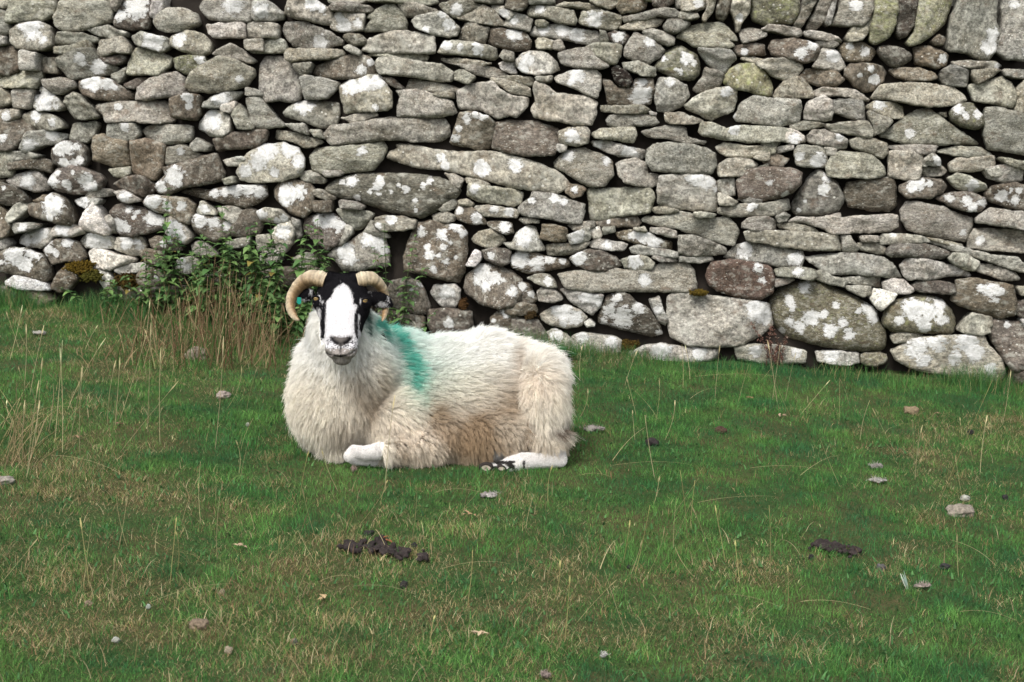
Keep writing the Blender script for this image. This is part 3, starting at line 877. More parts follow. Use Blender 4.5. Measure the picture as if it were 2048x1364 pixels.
for b in rest[:100]:
    o = put('stone', [b])
    if b['kind'] in PL: o['label'] = PL[b['kind']]
tag(put('stone_infill', rest[100:] + [b for b in extra if b]), kind='stuff')
# rubble hearting between the two faces, coloured near black to deepen the shade in the joints
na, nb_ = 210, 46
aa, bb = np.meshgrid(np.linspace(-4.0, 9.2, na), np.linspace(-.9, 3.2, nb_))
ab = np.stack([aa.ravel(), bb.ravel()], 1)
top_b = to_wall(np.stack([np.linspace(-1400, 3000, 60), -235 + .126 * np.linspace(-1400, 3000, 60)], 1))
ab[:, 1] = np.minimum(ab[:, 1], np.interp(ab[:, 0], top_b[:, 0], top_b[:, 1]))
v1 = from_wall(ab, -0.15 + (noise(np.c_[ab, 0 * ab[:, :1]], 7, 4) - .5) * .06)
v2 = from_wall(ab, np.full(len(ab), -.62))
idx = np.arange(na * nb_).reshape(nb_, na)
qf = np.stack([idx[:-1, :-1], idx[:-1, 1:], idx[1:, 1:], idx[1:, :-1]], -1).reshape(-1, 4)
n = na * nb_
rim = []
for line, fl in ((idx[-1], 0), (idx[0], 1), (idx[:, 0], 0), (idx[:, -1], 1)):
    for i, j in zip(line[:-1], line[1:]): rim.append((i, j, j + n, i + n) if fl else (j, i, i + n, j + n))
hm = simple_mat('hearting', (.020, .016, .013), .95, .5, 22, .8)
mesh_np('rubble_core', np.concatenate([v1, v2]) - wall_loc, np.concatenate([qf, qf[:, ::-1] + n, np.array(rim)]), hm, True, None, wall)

# ------------------------------------------------------------------ field
def axis(lo, hi, fine, far):
    a = np.arange(lo, hi, fine); l = lo - np.geomspace(.3, far, 26)[::-1]; r = hi + np.geomspace(.3, far, 26)
    return np.concatenate([l, a, r])
gx = axis(-5, 5, .06, 400); gy = axis(2.5, 9.5, .06, 400)
X, Y = np.meshgrid(gx, gy); Z = ground_z(X, Y)
idx = np.arange(X.size).reshape(X.shape)
q = np.stack([idx[:-1, :-1], idx[:-1, 1:], idx[1:, 1:], idx[1:, :-1]], -1).reshape(-1, 4)
gm, nt, out = new_mat('turf')
tc = nd(nt, 'ShaderNodeTexCoord').outputs['Object']
n1 = noisen(nt, tc, 2.2, 5, .6); n2 = noisen(nt, tc, 26, 6, .7); n3 = noisen(nt, tc, 140, 4, .7)
c = mixc(nt, ramp(nt, n1, [(.42, 0.0), (.62, 1.0)]), (.028, .056, .016), (.060, .056, .024))
c = mixc(nt, ramp(nt, n2, [(.52, 0.0), (.7, .7)]), c, (.085, .062, .032))
c = mixc(nt, 1.0, c, ramp(nt, n3, [(.3, .5), (.7, 1.5)]), 'MULTIPLY')
b = nd(nt, 'ShaderNodeBsdfPrincipled', Roughness=.95); b.inputs['Specular IOR Level'].default_value = .1
L(nt, c, b.inputs['Base Color'])
bp = nd(nt, 'ShaderNodeBump', Strength=.8, Distance=.02); L(nt, n2, bp.inputs['Height']); L(nt, bp.outputs[0], b.inputs['Normal'])
L(nt, b.outputs[0], out.inputs[0])
tag(mesh_np('ground', np.stack([X.ravel(), Y.ravel(), Z.ravel()], 1), q, gm), kind='structure')

# turf patches: how dry, how long, how bare
def turf_fields(x, y):
    p = np.stack([x, y, 0 * x], 1)
    u, v = uv(np.stack([x, y, ground_slope(x, y)], 1))
    dry = fbm(p, 1.6, 21, 3) * .62 + fbm(p, 7, 33, 2) * .38
    k = np.zeros(len(x))
    def g(cu, cv, su, sv, a):
        return a * np.exp(-((u - cu) / su) ** 2 - ((v - cv) / sv) ** 2)
    k += g(1500, 1135, 130, 28, .25) + g(1550, 1290, 330, 70, .12) + g(120, 1290, 150, 60, .12) + g(200, 1000, 230, 45, .12) + g(120, 930, 120, 50, .10)
    k += g(1900, 1000, 160, 80, .07) + g(850, 975, 300, 22, .05) + g(1560, 800, 60, 30, .10) + g(30, 620, 120, 25, .12) + g(480, 640, 130, 60, .16)
    k -= g(1500, 790, 420, 60, .12) + g(600, 800, 200, 90, .12) + g(1050, 940, 350, 40, .10) + g(1250, 900, 200, 60, .06) + g(640, 1060, 260, 60, .05)
    return dry + k * 1.5, u, v

def blades(x, y, hgt, wid, col, lean, segs=3, zoff=-.004, curl=.6):
    """n flat tapered blades as one mesh's arrays"""
    n = len(x); z = ground_z(x, y) + zoff
    az = rng.uniform(0, 2 * math.pi, n); d = np.stack([np.cos(az), np.sin(az), 0 * az], 1)
    fa = az + math.pi / 2 + rng.normal(0, .5, n); wv = np.stack([np.cos(fa), np.sin(fa), 0 * fa], 1)
    base = np.stack([x, y, z], 1)
    vs, t = [], np.linspace(0, 1, segs + 1)
    for k in range(segs + 1):
        s = t[k]; out_ = lean * (s * (1 - curl) + curl * s * s); up = np.sqrt(np.maximum(1 - (lean * s) ** 2 * .8, .04)) * s
        c_ = base + d * (hgt * out_)[:, None] + np.array([0, 0, 1.0]) * (hgt * up)[:, None]
        wk = wid * (1 - s * .93) * .5
        vs += [c_ - wv * wk[:, None], c_ + wv * wk[:, None]]
    V = np.stack(vs, 1); m = 2 * (segs + 1)
    i0 = np.arange(n)[:, None] * m
    Fq = np.concatenate([i0 + np.array([2 * k, 2 * k + 1, 2 * k + 3, 2 * k + 2]) for k in range(segs)], 0)
    tc_ = np.repeat(col, m, 0)
    return V.reshape(-1, 3), Fq, tc_

def scatter(n, y0=3.0, y1=8.95, power=1.0, margin=1.1):
    y = y0 + (y1 - y0) * rng.random(n) ** power
    hw = .345 * y + margin
    return rng.uniform(-1, 1, n) * hw, y

def under_ram(x, y):
    return ((x + .30) / .50) ** 2 + ((y - 6.12) / .24) ** 2 < 1

NB = 660000
x, y = scatter(NB, power=1.12)
keep = ~under_ram(x, y)
wd = (np.stack([x, y, 0 * x], 1) - BL) @ N_AX
keep &= wd > .01
x, y = x[keep], y[keep]; wd = wd[keep]
dry, u, v = turf_fields(x, y); n = len(x)
r = rng.random(n)
G1 = np.array([.045, .152, .034]); G2 = np.array([.094, .215, .048]); G3 = np.array([.024, .098, .035]); G4 = np.array([.085, .150, .036])
D1 = np.array([.30, .235, .115]); D2 = np.array([.17, .100, .048]); D3 = np.array([.42, .36, .22])
tuft = fbm(np.stack([x, y, 0 * x], 1), 4.5, 51, 3)
hue = np.clip((tuft - .5) * 2.4 + .5 + rng.normal(0, .22, n), 0, 1)[:, None]
col = np.where(hue < .5, G3 + (G1 - G3) * hue * 2, G1 + (G2 - G1) * (hue - .5) * 2)
yel = np.clip((dry - .48) * 3.0 + rng.normal(0, .15, n), 0, .85)[:, None]; col = col * (1 - yel) + G4 * yel
pd = np.clip((dry - .475) * 2.5, .015, .60)
isd = r < pd
dc = rng.random(n)[:, None]; dcol = np.where(dc < .55, D2 + (D1 - D2) * dc / .55, D1 + (D3 - D1) * (dc - .55) / .45)
col[isd] = dcol[isd]
cl8 = fbm(np.stack([x, y, 0 * x], 1), 13, 57, 2)
col *= (np.exp(rng.normal(0, .30, n)) * (.62 + .76 * cl8))[:, None]
hgt = rng.uniform(.014, .036, n) * (.55 + .9 * fbm(np.stack([x, y, 0 * x], 1), 3.2, 77, 2))
hgt *= .6 + .8 * cl8
hgt *= 1 + 1.1 * np.exp(-(wd / .22) ** 2)
lean = np.clip(rng.normal(.62, .22, n), .1, .97)
lean[isd] = np.clip(rng.normal(.88, .1, isd.sum()), .3, .97)
wid = rng.uniform(.0013, .0026, n)
V, Fq, tcol = blades(x, y, hgt, wid, col, lean)
grass_mat = attr_mat('grass_blade', .75, .35, .25)
tag(mesh_np('grass', V, Fq, grass_mat, False, dict(tint=tcol)), 'short green grazed turf mixed with dry straw', 'grass', None, 'stuff')

# coarse dead blades and thatch lying on the turf
x, y = scatter(11000, power=1.1); kp = ~under_ram(x, y); x, y = x[kp], y[kp]
dry, u, v = turf_fields(x, y); kp = rng.random(len(x)) < np.clip((dry - .47) * 4.0, .02, 1); x, y = x[kp], y[kp]; n = len(x)
wd = (np.stack([x, y, 0 * x], 1) - BL) @ N_AX; kp = wd > .05; x, y = x[kp], y[kp]; n = len(x)
dc = rng.random(n)[:, None]
V, Fq, tcol = blades(x, y, rng.uniform(.025, .075, n), rng.uniform(.0014, .0030, n), (D2 + (D3 - D2) * dc) * rng.uniform(.7, 1.2, n)[:, None], np.clip(rng.normal(.93, .06, n), .5, .98), 4, .008)
tag(mesh_np('dry_thatch', V, Fq, grass_mat, False, dict(tint=tcol)), 'dead straw blades lying on the turf', 'dry grass', None, 'stuff')

# longer green tufts at the foot of the wall
n = 36000
ta = rng.uniform(-3.4, 8.8, n); td = np.abs(rng.normal(0, .10, n)) + .012
clump = noise(np.stack([ta, 0 * ta, 0 * ta], 1), 2.6, 91)
kp = rng.random(n) < np.clip((clump - .22) * 2.0, .12, 1); ta, td, clump = ta[kp], td[kp], clump[kp]
bp_ = BL + ta[:, None] * A_AX + td[:, None] * N_AX; n = len(bp_)
col = G3 + (G2 - G3) * rng.random(n)[:, None]; col[rng.random(n) < .10] = D1
V, Fq, tcol = blades(bp_[:, 0], bp_[:, 1], rng.uniform(.05, .14, n) * (.5 + clump), rng.uniform(.002, .0036, n), col * rng.uniform(.7, 1.2, n)[:, None], np.clip(rng.normal(.5, .2, n), .1, .9), 4)
tag(mesh_np('grass_fringe', V, Fq, grass_mat, False, dict(tint=tcol)), 'longer green grass growing along the foot of the stone wall', 'grass', None, 'stuff')

# tall dry seeding stems: surveyed ones plus scattered ones
def stem_strip(pts, w0, w1, head=None):
    pts = np.array(pts); n = len(pts); t = np.linspace(0, 1, n)
    wv = np.array([1.0, .15, 0]); wv2 = np.array([-.15, 1.0, 0])
    V, Fs = [], []
    for wdir in (wv, wv2):
        k0 = len(V)
        for p_, s in zip(pts, t):
            wk = w0 + (w1 - w0) * s
            if head and s > 1 - head: wk = w1 + (.0028 - w1) * math.sin(math.pi * (s - 1 + head) / head * .97 + .03)
            V += [p_ - wdir * wk, p_ + wdir * wk]
        Fs += [(k0 + 2 * i, k0 + 2 * i + 1, k0 + 2 * i + 3, k0 + 2 * i + 2) for i in range(n - 1)]
    return V, Fs

class Strips:
    def __init__(s): s.v, s.f, s.c = [], [], []
    def add(s, V, Fs, col, tips=0):
        k = len(s.v); s.v += list(V); s.f += [tuple(i + k for i in f) for f in Fs]
        m = len(V) // 2 if tips else len(V)
        s.c += [np.minimum(col * (1.75 if tips and (i % m) > .80 * m else 1.0), .75) for i in range(len(V))]
    def build(s, name, mat=None): return mesh_np(name, np.array(s.v), np.array(s.f), mat or grass_mat, False, dict(tint=np.array(s.c)))

def ground_at(u, v):
    """point of the field that the survey line through (u, v) meets"""
    d = ray(u, v); t = 5.0
    for _ in range(30):
        p = CAM + d * t; t += (float(ground_z(np.array([p[0]]), np.array([p[1]]))[0]) - p[2]) / d[2]
    return CAM + d * t

def bent(b, tip, sag):
    b, tip = np.array(b), np.array(tip); m = (b + tip) / 2 + np.array([rng.normal(0, .01), rng.normal(0, .02), sag])
    t = np.linspace(0, 1, 12)[:, None]
    return b * (1 - t) ** 2 + 2 * m * t * (1 - t) + tip * t ** 2
ST = Strips()
stems = [(15,900,42,805),(52,960,80,800),(45,930,50,800),(70,890,85,715),(55,940,78,760),(110,880,125,680),(125,905,120,695),(160,910,165,732),
 (48,780,52,648),(20,720,45,610),(135,820,212,675),(230,855,240,715),(240,838,292,670),(295,860,302,645),(320,890,322,695),(215,850,232,720),
 (240,905,357,762),(30,850,14,800),(170,700,196,650),(430,900,447,672),(290,700,300,600),(60,790,88,650),(140,880,163,735),(340,640,352,560),
 (600,1000,618,900),(180,1180,160,1035),(340,1170,353,1035),(355,1140,350,1060),(530,1220,560,1070),(345,1300,350,1200),(268,1330,276,1240),
 (488,720,505,590),(770,985,790,790),(760,1010,775,960),(1096,1005,1105,930),(1075,790,1090,700),(1250,770,1275,700),(1160,760,1165,690),
 (1430,800,1440,690),(1545,800,1560,690),(1555,810,1535,680),(1570,805,1592,705),(1600,830,1660,760),(1330,880,1350,800),(1270,880,1265,820),
 (1960,950,1975,830),(1880,1000,1985,760),(2005,850,2022,740),(1540,1140,1538,1010),(1575,1230,1575,1130),(1375,1080,1360,940),(1380,1060,1390,960),
 (1270,1150,1300,1010),(1130,1280,1140,1150),(1245,1130,1260,1040),(935,1210,945,1100),(1480,1170,1470,1080),(1450,1120,1430,1010),
 (1105,1210,1120,1120),(1720,880,1740,800),(1310,960,1290,830),(860,1290,870,1230),(650,1350,700,1215),(1830,960,1845,850),(1380,760,1370,690)]
for (u0, v0, u1, v1) in stems:
    b0 = ground_at(u0, v0); tip = P(u1, v1, b0[1] + rng.normal(.02, .04))
    V, Fs = stem_strip(bent(b0, tip, .01), .0012, .0008, .16 if rng.random() < .75 else None)
    c_ = np.array([.46, .40, .24]) * rng.uniform(.65, 1.15) if v0 < 990 else np.array([.30, .27, .12]) * rng.uniform(.6, 1.2)
    ST.add(V, Fs, c_, 1)
flat = [(640,1175,720,1178),(300,1218,470,1190),(415,700,560,560),(100,920,240,965),(0,825,90,830),(80,830,160,834),(1225,940,1380,945),(1380,805,1440,790),
 (1390,760,1560,765),(1500,945,1640,955),(1160,960,1220,970),(1395,1015,1550,1010),(1600,960,1680,925),(1450,1200,1560,1235),(1600,1215,1740,1240),(1225,930,1290,870),
 (870,995,970,1005),(880,1150,1020,1148),(750,1070,770,1110),(705,1185,830,1210),(1200,1150,1230,1100),(1560,1090,1600,1130),(1900,1090,1990,1150),(1920,1235,2030,1262)]
for (u0, v0, u1, v1) in flat:
    a_, b_ = ground_at(u0, v0) + [0, 0, .02], ground_at(u1, v1) + [0, 0, .035]
    V, Fs = stem_strip(bent(a_, b_, .03), .0016, .0009)
    ST.add(V, Fs, np.array([.42, .36, .20]) * rng.uniform(.6, 1.1))
x, y = scatter(190, 4.0, 8.5); kp = ~(((x + .3) / .8) ** 2 + ((y - 6.0) / .6) ** 2 < 1)
for xx, yy in zip(x[kp], y[kp]):
    zz = float(ground_z(np.array([xx]), np.array([yy]))[0]); h_ = rng.uniform(.06, .22)
    V, Fs = stem_strip(bent((xx, yy, zz), (xx + rng.normal(0, .06), yy + rng.normal(0, .05), zz + h_), .0), .0009, .0006, .15 if rng.random() < .6 else None)
    ST.add(V, Fs, np.array([.34, .30, .16]) * rng.uniform(.6, 1.15))
tag(ST.build('seeding_grass'), 'tall thin straw-coloured seeding grass stems standing in the turf', 'dry grass', None, 'stuff')

# thick brown stand of dead grass in front of the wall, left of the ram
ST = Strips()
for k in range(860):
    u0 = rng.normal(425, 130); v0 = rng.uniform(626, 742) + max(0, (u0 - 480)) * .05
    if not (150 < u0 < 640): continue
    b0 = ground_at(u0, v0); h_ = rng.uniform(.10, .50) * (1 - abs(u0 - 460) / 360)
    tip = b0 + np.array([rng.normal(.03, .075), rng.normal(0, .06), h_ * rng.uniform(.7, 1.1)])
    V, Fs = stem_strip(bent(b0, tip, .03), rng.uniform(.0014, .003), .0008, .14 if rng.random() < .4 else None)
    ST.add(V, Fs, (np.array([.06, .12, .03]) if rng.random() < .34 else (np.array([.16, .095, .05]) + (np.array([.46, .37, .21]) - np.array([.16, .095, .05])) * rng.random() ** 1.8)) * rng.uniform(.7, 1.2))
tag(ST.build('dead_grass_stand'), 'thick brown stand of dead grass against the wall left of the ram', 'dry grass', None, 'stuff')
ST = Strips()
for k in range(80):
    u0 = rng.normal(25, 42); v0 = rng.uniform(855, 945)
    b0 = ground_at(u0, v0); h_ = rng.uniform(.06, .24)
    tip = b0 + np.array([rng.normal(.03, .08), rng.normal(0, .05), h_])
    V, Fs = stem_strip(bent(b0, tip, .04), .0016, .0007)
    ST.add(V, Fs, (np.array([.10, .13, .04]) if rng.random() < .45 else np.array([.40, .32, .18])) * rng.uniform(.6, 1.2))
tag(ST.build('grass_tussock'), 'pale straw tussock at the left edge of the field', 'dry grass', None, 'stuff')

# clover and other small flat leaves in the turf
n = 16000
x, y = scatter(n, power=1.1); kp = ~under_ram(x, y) & (((np.stack([x, y, 0 * x], 1) - BL) @ N_AX) > .05)
kp &= rng.random(n) < np.clip((fbm(np.stack([x, y, 0 * x], 1), 3.0, 71, 3) - .46) * 6, .02, 1); x, y = x[kp], y[kp]; n = len(x)
col = (np.array([.030, .095, .030]) + np.array([.05, .09, .03]) * rng.random((n, 1))) * rng.uniform(.6, 1.3, n)[:, None]
V, Fq, tcol = blades(x, y, rng.uniform(.012, .030, n), rng.uniform(.006, .011, n), col, np.clip(rng.normal(.85, .1, n), .5, .98), 3, .006)
tag(mesh_np('turf_weeds', V, Fq, grass_mat, False, dict(tint=tcol)), 'small clover-like leaves growing in the turf', 'weeds', None, 'stuff')

# scattered stronger tufts the sheep have left
n = 1500
tx, ty = scatter(n, power=1.1); kp = ~under_ram(tx, ty) & (((np.stack([tx, ty, 0 * tx], 1) - BL) @ N_AX) > .06); tx, ty = tx[kp], ty[kp]; n = len(tx)
m = rng.integers(10, 34, n); i = np.repeat(np.arange(n), m); rad_ = rng.uniform(.008, .030, n)[i]
x = tx[i] + rng.normal(0, 1, len(i)) * rad_; y = ty[i] + rng.normal(0, 1, len(i)) * rad_
tone = rng.random(n)[i][:, None]; col = G1 * .8 + (G2 * 1.05 - G1 * .8) * tone; dead = rng.random(len(i)) < (.10 + .5 * (rng.random(n)[i] < .12)); col[dead] = (D2 + (D1 - D2) * rng.random((dead.sum(), 1)))
col *= rng.uniform(.7, 1.25, len(i))[:, None]
V, Fq, tcol = blades(x, y, rng.uniform(.022, .055, len(i)) * rng.uniform(.6, 1.2, n)[i], rng.uniform(.0016, .0032, len(i)), col, np.clip(rng.normal(.6, .2, len(i)), .1, .95), 3)
tag(mesh_np('grass_tufts', V, Fq, grass_mat, False, dict(tint=tcol)), 'small upstanding tufts of greener grass in the grazed turf', 'grass', None, 'stuff')

# ------------------------------------------------------------------ the ram
def ico_arrays(sub):
    bm = bmesh.new(); bmesh.ops.create_icosphere(bm, subdivisions=sub, radius=1)
    V = np.array([v.co[:] for v in bm.verts]); Fc = np.array([[v.index for v in f.verts] for f in bm.faces]); bm.free(); return V, Fc
ICO4 = ico_arrays(4); ICO3 = ico_arrays(3)

def rotz(a): c, s = math.cos(a), math.sin(a); return np.array([[c, -s, 0], [s, c, 0], [0, 0, 1]])
def roty(a): c, s = math.cos(a), math.sin(a); return np.array([[c, 0, s], [0, 1, 0], [-s, 0, c]])

class Soup:
    def __init__(s): s.v, s.f, s.n = [], [], 0
    def add(s, V, Fc): s.v.append(V); s.f.append(np.asarray(Fc) + s.n); s.n += len(V)
    def ell(s, u, v, y, rx, ry, rz, az=0, ay=0):
        V = (ICO4[0] * (rx, ry, rz)) @ roty(R(ay)).T @ rotz(R(az)).T + P(u, v, y); s.add(V, ICO4[1])
    def chain(s, pts, n=14):
        """tapered limb through (u, v, y, r) points"""
        pts = [(P(u, v, y), r) for u, v, y, r in pts]
        for (a, ra), (b, rb) in zip(pts[:-1], pts[1:]):
            for k in range(n + 1):
                t = k / n; s.add(ICO3[0] * (ra + (rb - ra) * t) + a + (b - a) * t, ICO3[1])
    def remesh(s, voxel, factor, it):
        tris = [f for f in s.f if f.shape[1] == 3]; quads = [f for f in s.f if f.shape[1] == 4]
        fs = ([np.concatenate(tris)] if tris else []) + ([np.concatenate(quads)] if quads else [])
        o = mesh_np('form', np.concatenate(s.v), fs)
        m = o.modifiers.new('r', 'REMESH'); m.mode = 'VOXEL'; m.voxel_size = voxel
        m = o.modifiers.new('s', 'SMOOTH'); m.factor = factor; m.iterations = it
        ev = o.evaluated_get(bpy.context.evaluated_depsgraph_get()); me = ev.to_mesh()
        V = np.empty(len(me.vertices) * 3); me.vertices.foreach_get('co', V); V = V.reshape(-1, 3)
        me.calc_loop_triangles(); T = np.empty(len(me.loop_triangles) * 3, np.int32); me.loop_triangles.foreach_get('vertices', T)
        Q = np.array([p.vertices[:] for p in me.polygons if len(p.vertices) == 4]); ev.to_mesh_clear()
        old = o.data; bpy.data.objects.remove(o); bpy.data.meshes.remove(old)
        return V, Q, T.reshape(-1, 3)

# torso, first smoothed on its own
b = Soup()
b.ell(905, 795, 6.22, .40, .245, .250, 8)          # barrel
b.ell(975, 772, 6.28, .20, .20, .232)              # loin
b.ell(675, 795, 6.03, .186, .235, .212)            # brisket
b.ell(692, 742, 6.00, .198, .19, .19)              # fore chest
b.ell(684, 668, 5.93, .122, .15, .16)              # neck
b.ell(712, 690, 5.99, .13, .15, .13)
b.ell(790, 745, 6.17, .20, .20, .170, 10)          # withers
b.ell(1032, 790, 6.30, .180, .22, .228)            # rump
b.ell(1086, 812, 6.10, .084, .115, .205)           # near thigh
b.ell(1092, 882, 6.04, .060, .08, .085)
b.ell(1085, 760, 6.16, .09, .13, .12)
b.ell(850, 862, 6.02, .20, .13, .125)              # belly
b.ell(965, 870, 6.04, .20, .12, .120)
b.ell(790, 845, 5.95, .125, .10, .13)              # near elbow
b.ell(835, 893, 5.91, .105, .075, .072)
b.ell(672, 850, 5.97, .08, .12, .075)
V1, Q1, T1 = b.remesh(.013, .6, 22)
# whole animal: torso + head + legs as one skin
b = Soup(); b.add(V1, Q1)
pA, pB = P(683, 566, 5.815), P(681, 712, 5.655)
h_a = (pB - pA) / np.linalg.norm(pB - pA); h_x = np.array([1.0, 0, 0]); h_d = np.cross(h_a, h_x); h_d /= np.linalg.norm(h_d)
if h_d[1] > 0: h_d = -h_d                          # towards the bridge of the nose
HL = np.linalg.norm(pB - pA) / 146                 # metres along the face per survey unit
secs = [(548, .040, .035, .030), (552, .066, .052, .055), (560, .086, .070, .09), (572, .099, .080, .12), (588, .106, .084, .15), (602, .108, .085, .165), (615, .100, .080, .165),
        (630, .086, .072, .155), (650, .075, .064, .135), (672, .066, .056, .110), (688, .0645, .050, .092), (700, .061, .044, .080), (708, .052, .036, .068), (713, .036, .022, .045)]
NS = 40; V, Fq = [], []
for (sv, hw, dd, dep) in secs:
    cpt = pA + h_a * ((sv - 566) * HL) - h_d * (dep * .5 - .012)
    for k in range(NS):
        th = 2 * math.pi * k / NS; cx, sx = math.cos(th), math.sin(th); ex = 2 / 2.55
        px_ = math.copysign(abs(cx) ** ex, cx) * hw * (1 - .18 * max(0, -sx)); py_ = math.copysign(abs(sx) ** ex, sx) * dep * .5
        V.append(cpt + h_x * px_ + h_d * py_)
for i in range(len(secs) - 1):
    for k in range(NS): Fq.append((i * NS + k, i * NS + (k + 1) % NS, (i + 1) * NS + (k + 1) % NS, (i + 1) * NS + k))
V = np.array(V); n0 = len(V)
V = np.concatenate([V, [V[:NS].mean(0)], [V[-NS:].mean(0)]])
capt = [(k, (k + 1) % NS, n0) for k in range(NS)] + [((len(secs) - 1) * NS + (k + 1) % NS, (len(secs) - 1) * NS + k, n0 + 1) for k in range(NS)]
b.add(V, np.array(Fq)); b.f.append(np.array(capt) + b.n - len(V))
def hpt(x, sv, d): return pA + h_x * x + h_a * ((sv - 566) * HL) + h_d * d
def hell(x, sv, d, rx, ra, rd):
    Vl = ICO4[0]; b.add(hpt(x, sv, d) + Vl[:, :1] * rx * h_x + Vl[:, 1:2] * ra * h_a + Vl[:, 2:] * rd * h_d, ICO4[1])
hell(0, 708, -.050, .038, .025, .034)              # chin
hell(0, 690, -.060, .044, .06, .030)               # lower jaw
hell(.030, 697, -.012, .032, .030, .028); hell(-.030, 697, -.012, .032, .030, .028)   # lips
hell(0, 688, .004, .040, .024, .016)               # nose pad
hell(.090, 599, -.030, .026, .032, .028); hell(-.090, 599, -.030, .026, .032, .028)   # brow and orbit
hell(.052, 632, -.055, .030, .06, .05); hell(-.052, 632, -.055, .030, .06, .05)
hell(.048, 556, -.030, .050, .034, .045); hell(-.048, 556, -.030, .050, .034, .045)       # cheeks
b.ell(757, 599, 5.845, .056, .012, .030, 8, 14)     # ears
b.ell(776, 607, 5.85, .024, .008, .014, 8, 20)
b.ell(611, 589, 5.86, .042, .011, .026, -20, -8)
b.chain([(700, 911, 5.765, .021), (708, 903, 5.77, .024), (728, 906, 5.78, .026), (752, 903, 5.80, .031), (800, 897, 5.87, .045)])            # near knee
b.chain([(702, 911, 5.770, .025), (712, 918, 5.79, .022), (750, 922, 5.84, .020)])
b.chain([(668, 898, 5.90, .032), (695, 902, 5.94, .034)])
b.chain([(1118, 920, 5.985, .030), (1085, 921, 5.95, .029), (1045, 922, 5.92, .033), (1022, 929, 5.905, .033), (1004, 935, 5.90, .024)])   # near hind cannon
b.chain([(1102, 880, 6.04, .055), (1114, 913, 5.995, .034)])
b.chain([(995, 936, 5.90, .018), (975, 935, 5.885, .020)])
BV, BQ, BT = b.remesh(.0046, .5, 3)
BV[:, 2] = np.maximum(BV[:, 2], ground_slope(BV[:, 0], BV[:, 1]) - .012)

def vnormals(V, T):
    n = np.cross(V[T[:, 1]] - V[T[:, 0]], V[T[:, 2]] - V[T[:, 0]]); o = np.zeros_like(V)
    for i in range(3): np.add.at(o, T[:, i], n)
    return o / (np.linalg.norm(o, axis=1)[:, None] + 1e-12)
BN = vnormals(BV, BT)
# nostrils and mouth are pressed into the muzzle
def head_local(p):
    q = p - pA; return q @ h_x, 566 + (q @ h_a) / HL, q @ h_d
def zp(*pts): return np.array([(540 + x / 5.456, 510 + y / 5.456) for x, y in pts])
def pl_dist(u, v, line):
    p = np.stack([u, v], 1); d = np.full(len(p), 1e9)
    for a, c in zip(line[:-1], line[1:]):
        ab = c - a; t = np.clip(((p - a) @ ab) / (ab @ ab), 0, 1); d = np.minimum(d, np.linalg.norm(p - a - t[:, None] * ab, axis=1))
    return d
NOST = [zp((668, 905), (690, 935), (735, 965)), zp((880, 905), (860, 935), (815, 962))]
MOUTH = zp((575, 1040), (600, 1062), (650, 1085), (770, 1108), (870, 1085), (905, 1062), (930, 1040))
PHIL = zp((772, 965), (770, 1040), (770, 1105))

def head_mask(p, u, v):
    """1 on face, ears and poll (short hair), 0 where the fleece grows"""
    q = (p - P(684, 672, 5.95)) / np.array([.150, .155, .170])
    r_ = np.linalg.norm(q, axis=1)
    q2 = (p - P(690, 745, 6.0)) / np.array([.24, .225, .20]); r2 = np.linalg.norm(q2, axis=1)
    x_, s_, d_ = head_local(p)
    m = (np.minimum(r_, r2) > 1.0) & (u > 590) & (u < 795) & (v > 535) & (v < 742) & (p[:, 1] < 5.98)
    face = (np.abs(x_) < .118) & (s_ > 535) & (s_ < 732) & (d_ > -.085 - .03 * (s_ < 690)) & (d_ < .06)
    return m & (face | (s_ < 640) | (np.abs(x_) > .1) & (v < 630))

bu, bv_ = uv(BV)
fm = (BV[:, 1] < 5.86) & (bv_ > 660) & (bv_ < 735) & (bu > 630) & (bu < 730) & (BN @ np.array([0, -1, .1]) > .2)
dn = np.minimum(pl_dist(bu, bv_, NOST[0]), pl_dist(bu, bv_, NOST[1])); dm = np.minimum(pl_dist(bu, bv_, MOUTH), pl_dist(bu, bv_, PHIL) + 1)
BV -= BN * (fm * (.010 * np.exp(-(dn / 4.0) ** 2) + .005 * np.exp(-(dm / 3.0) ** 2)))[:, None]
BN = vnormals(BV, BT)

BLAZE = zp((795, 305), (835, 325), (885, 390), (905, 470), (912, 535), (952, 545), (938, 600), (918, 650), (916, 720), (925, 860), (955, 925), (955, 1010), (565, 1010), (590, 905), (603, 800), (605, 720), (612, 600), (612, 500), (660, 465), (690, 415), (697, 365), (750, 335))
NOSE = zp((655, 890), (690, 880), (770, 905), (860, 890), (890, 900), (860, 960), (800, 985), (770, 1000), (735, 985), (690, 950))
WHT = [zp((515, 560), (560, 600), (545, 740), (560, 900), (590, 960), (575, 960), (535, 850), (528, 700), (500, 600)), zp((960, 640), (985, 650), (955, 880), (935, 900)),
       zp((527, 425), (545, 440), (560, 500), (590, 495), (580, 530), (555, 520), (535, 470)), zp((985, 480), (1005, 470), (995, 525), (975, 530)),
       zp((425, 340), (455, 360), (455, 450), (440, 430)), zp((330, 470), (440, 505), (460, 540), (360, 515)), zp((1160, 545), (1205, 505), (1260, 520), (1310, 540), (1240, 558), (1180, 556)),
       zp((1275, 440), (1300, 470), (1310, 520), (1285, 490)), zp((1070, 372), (1180, 380), (1120, 395), (1075, 400))]
BLK, WH, GR = np.array([.0042, .0038, .0050]), np.array([.54, .53, .54]), np.array([.30, .27, .25])

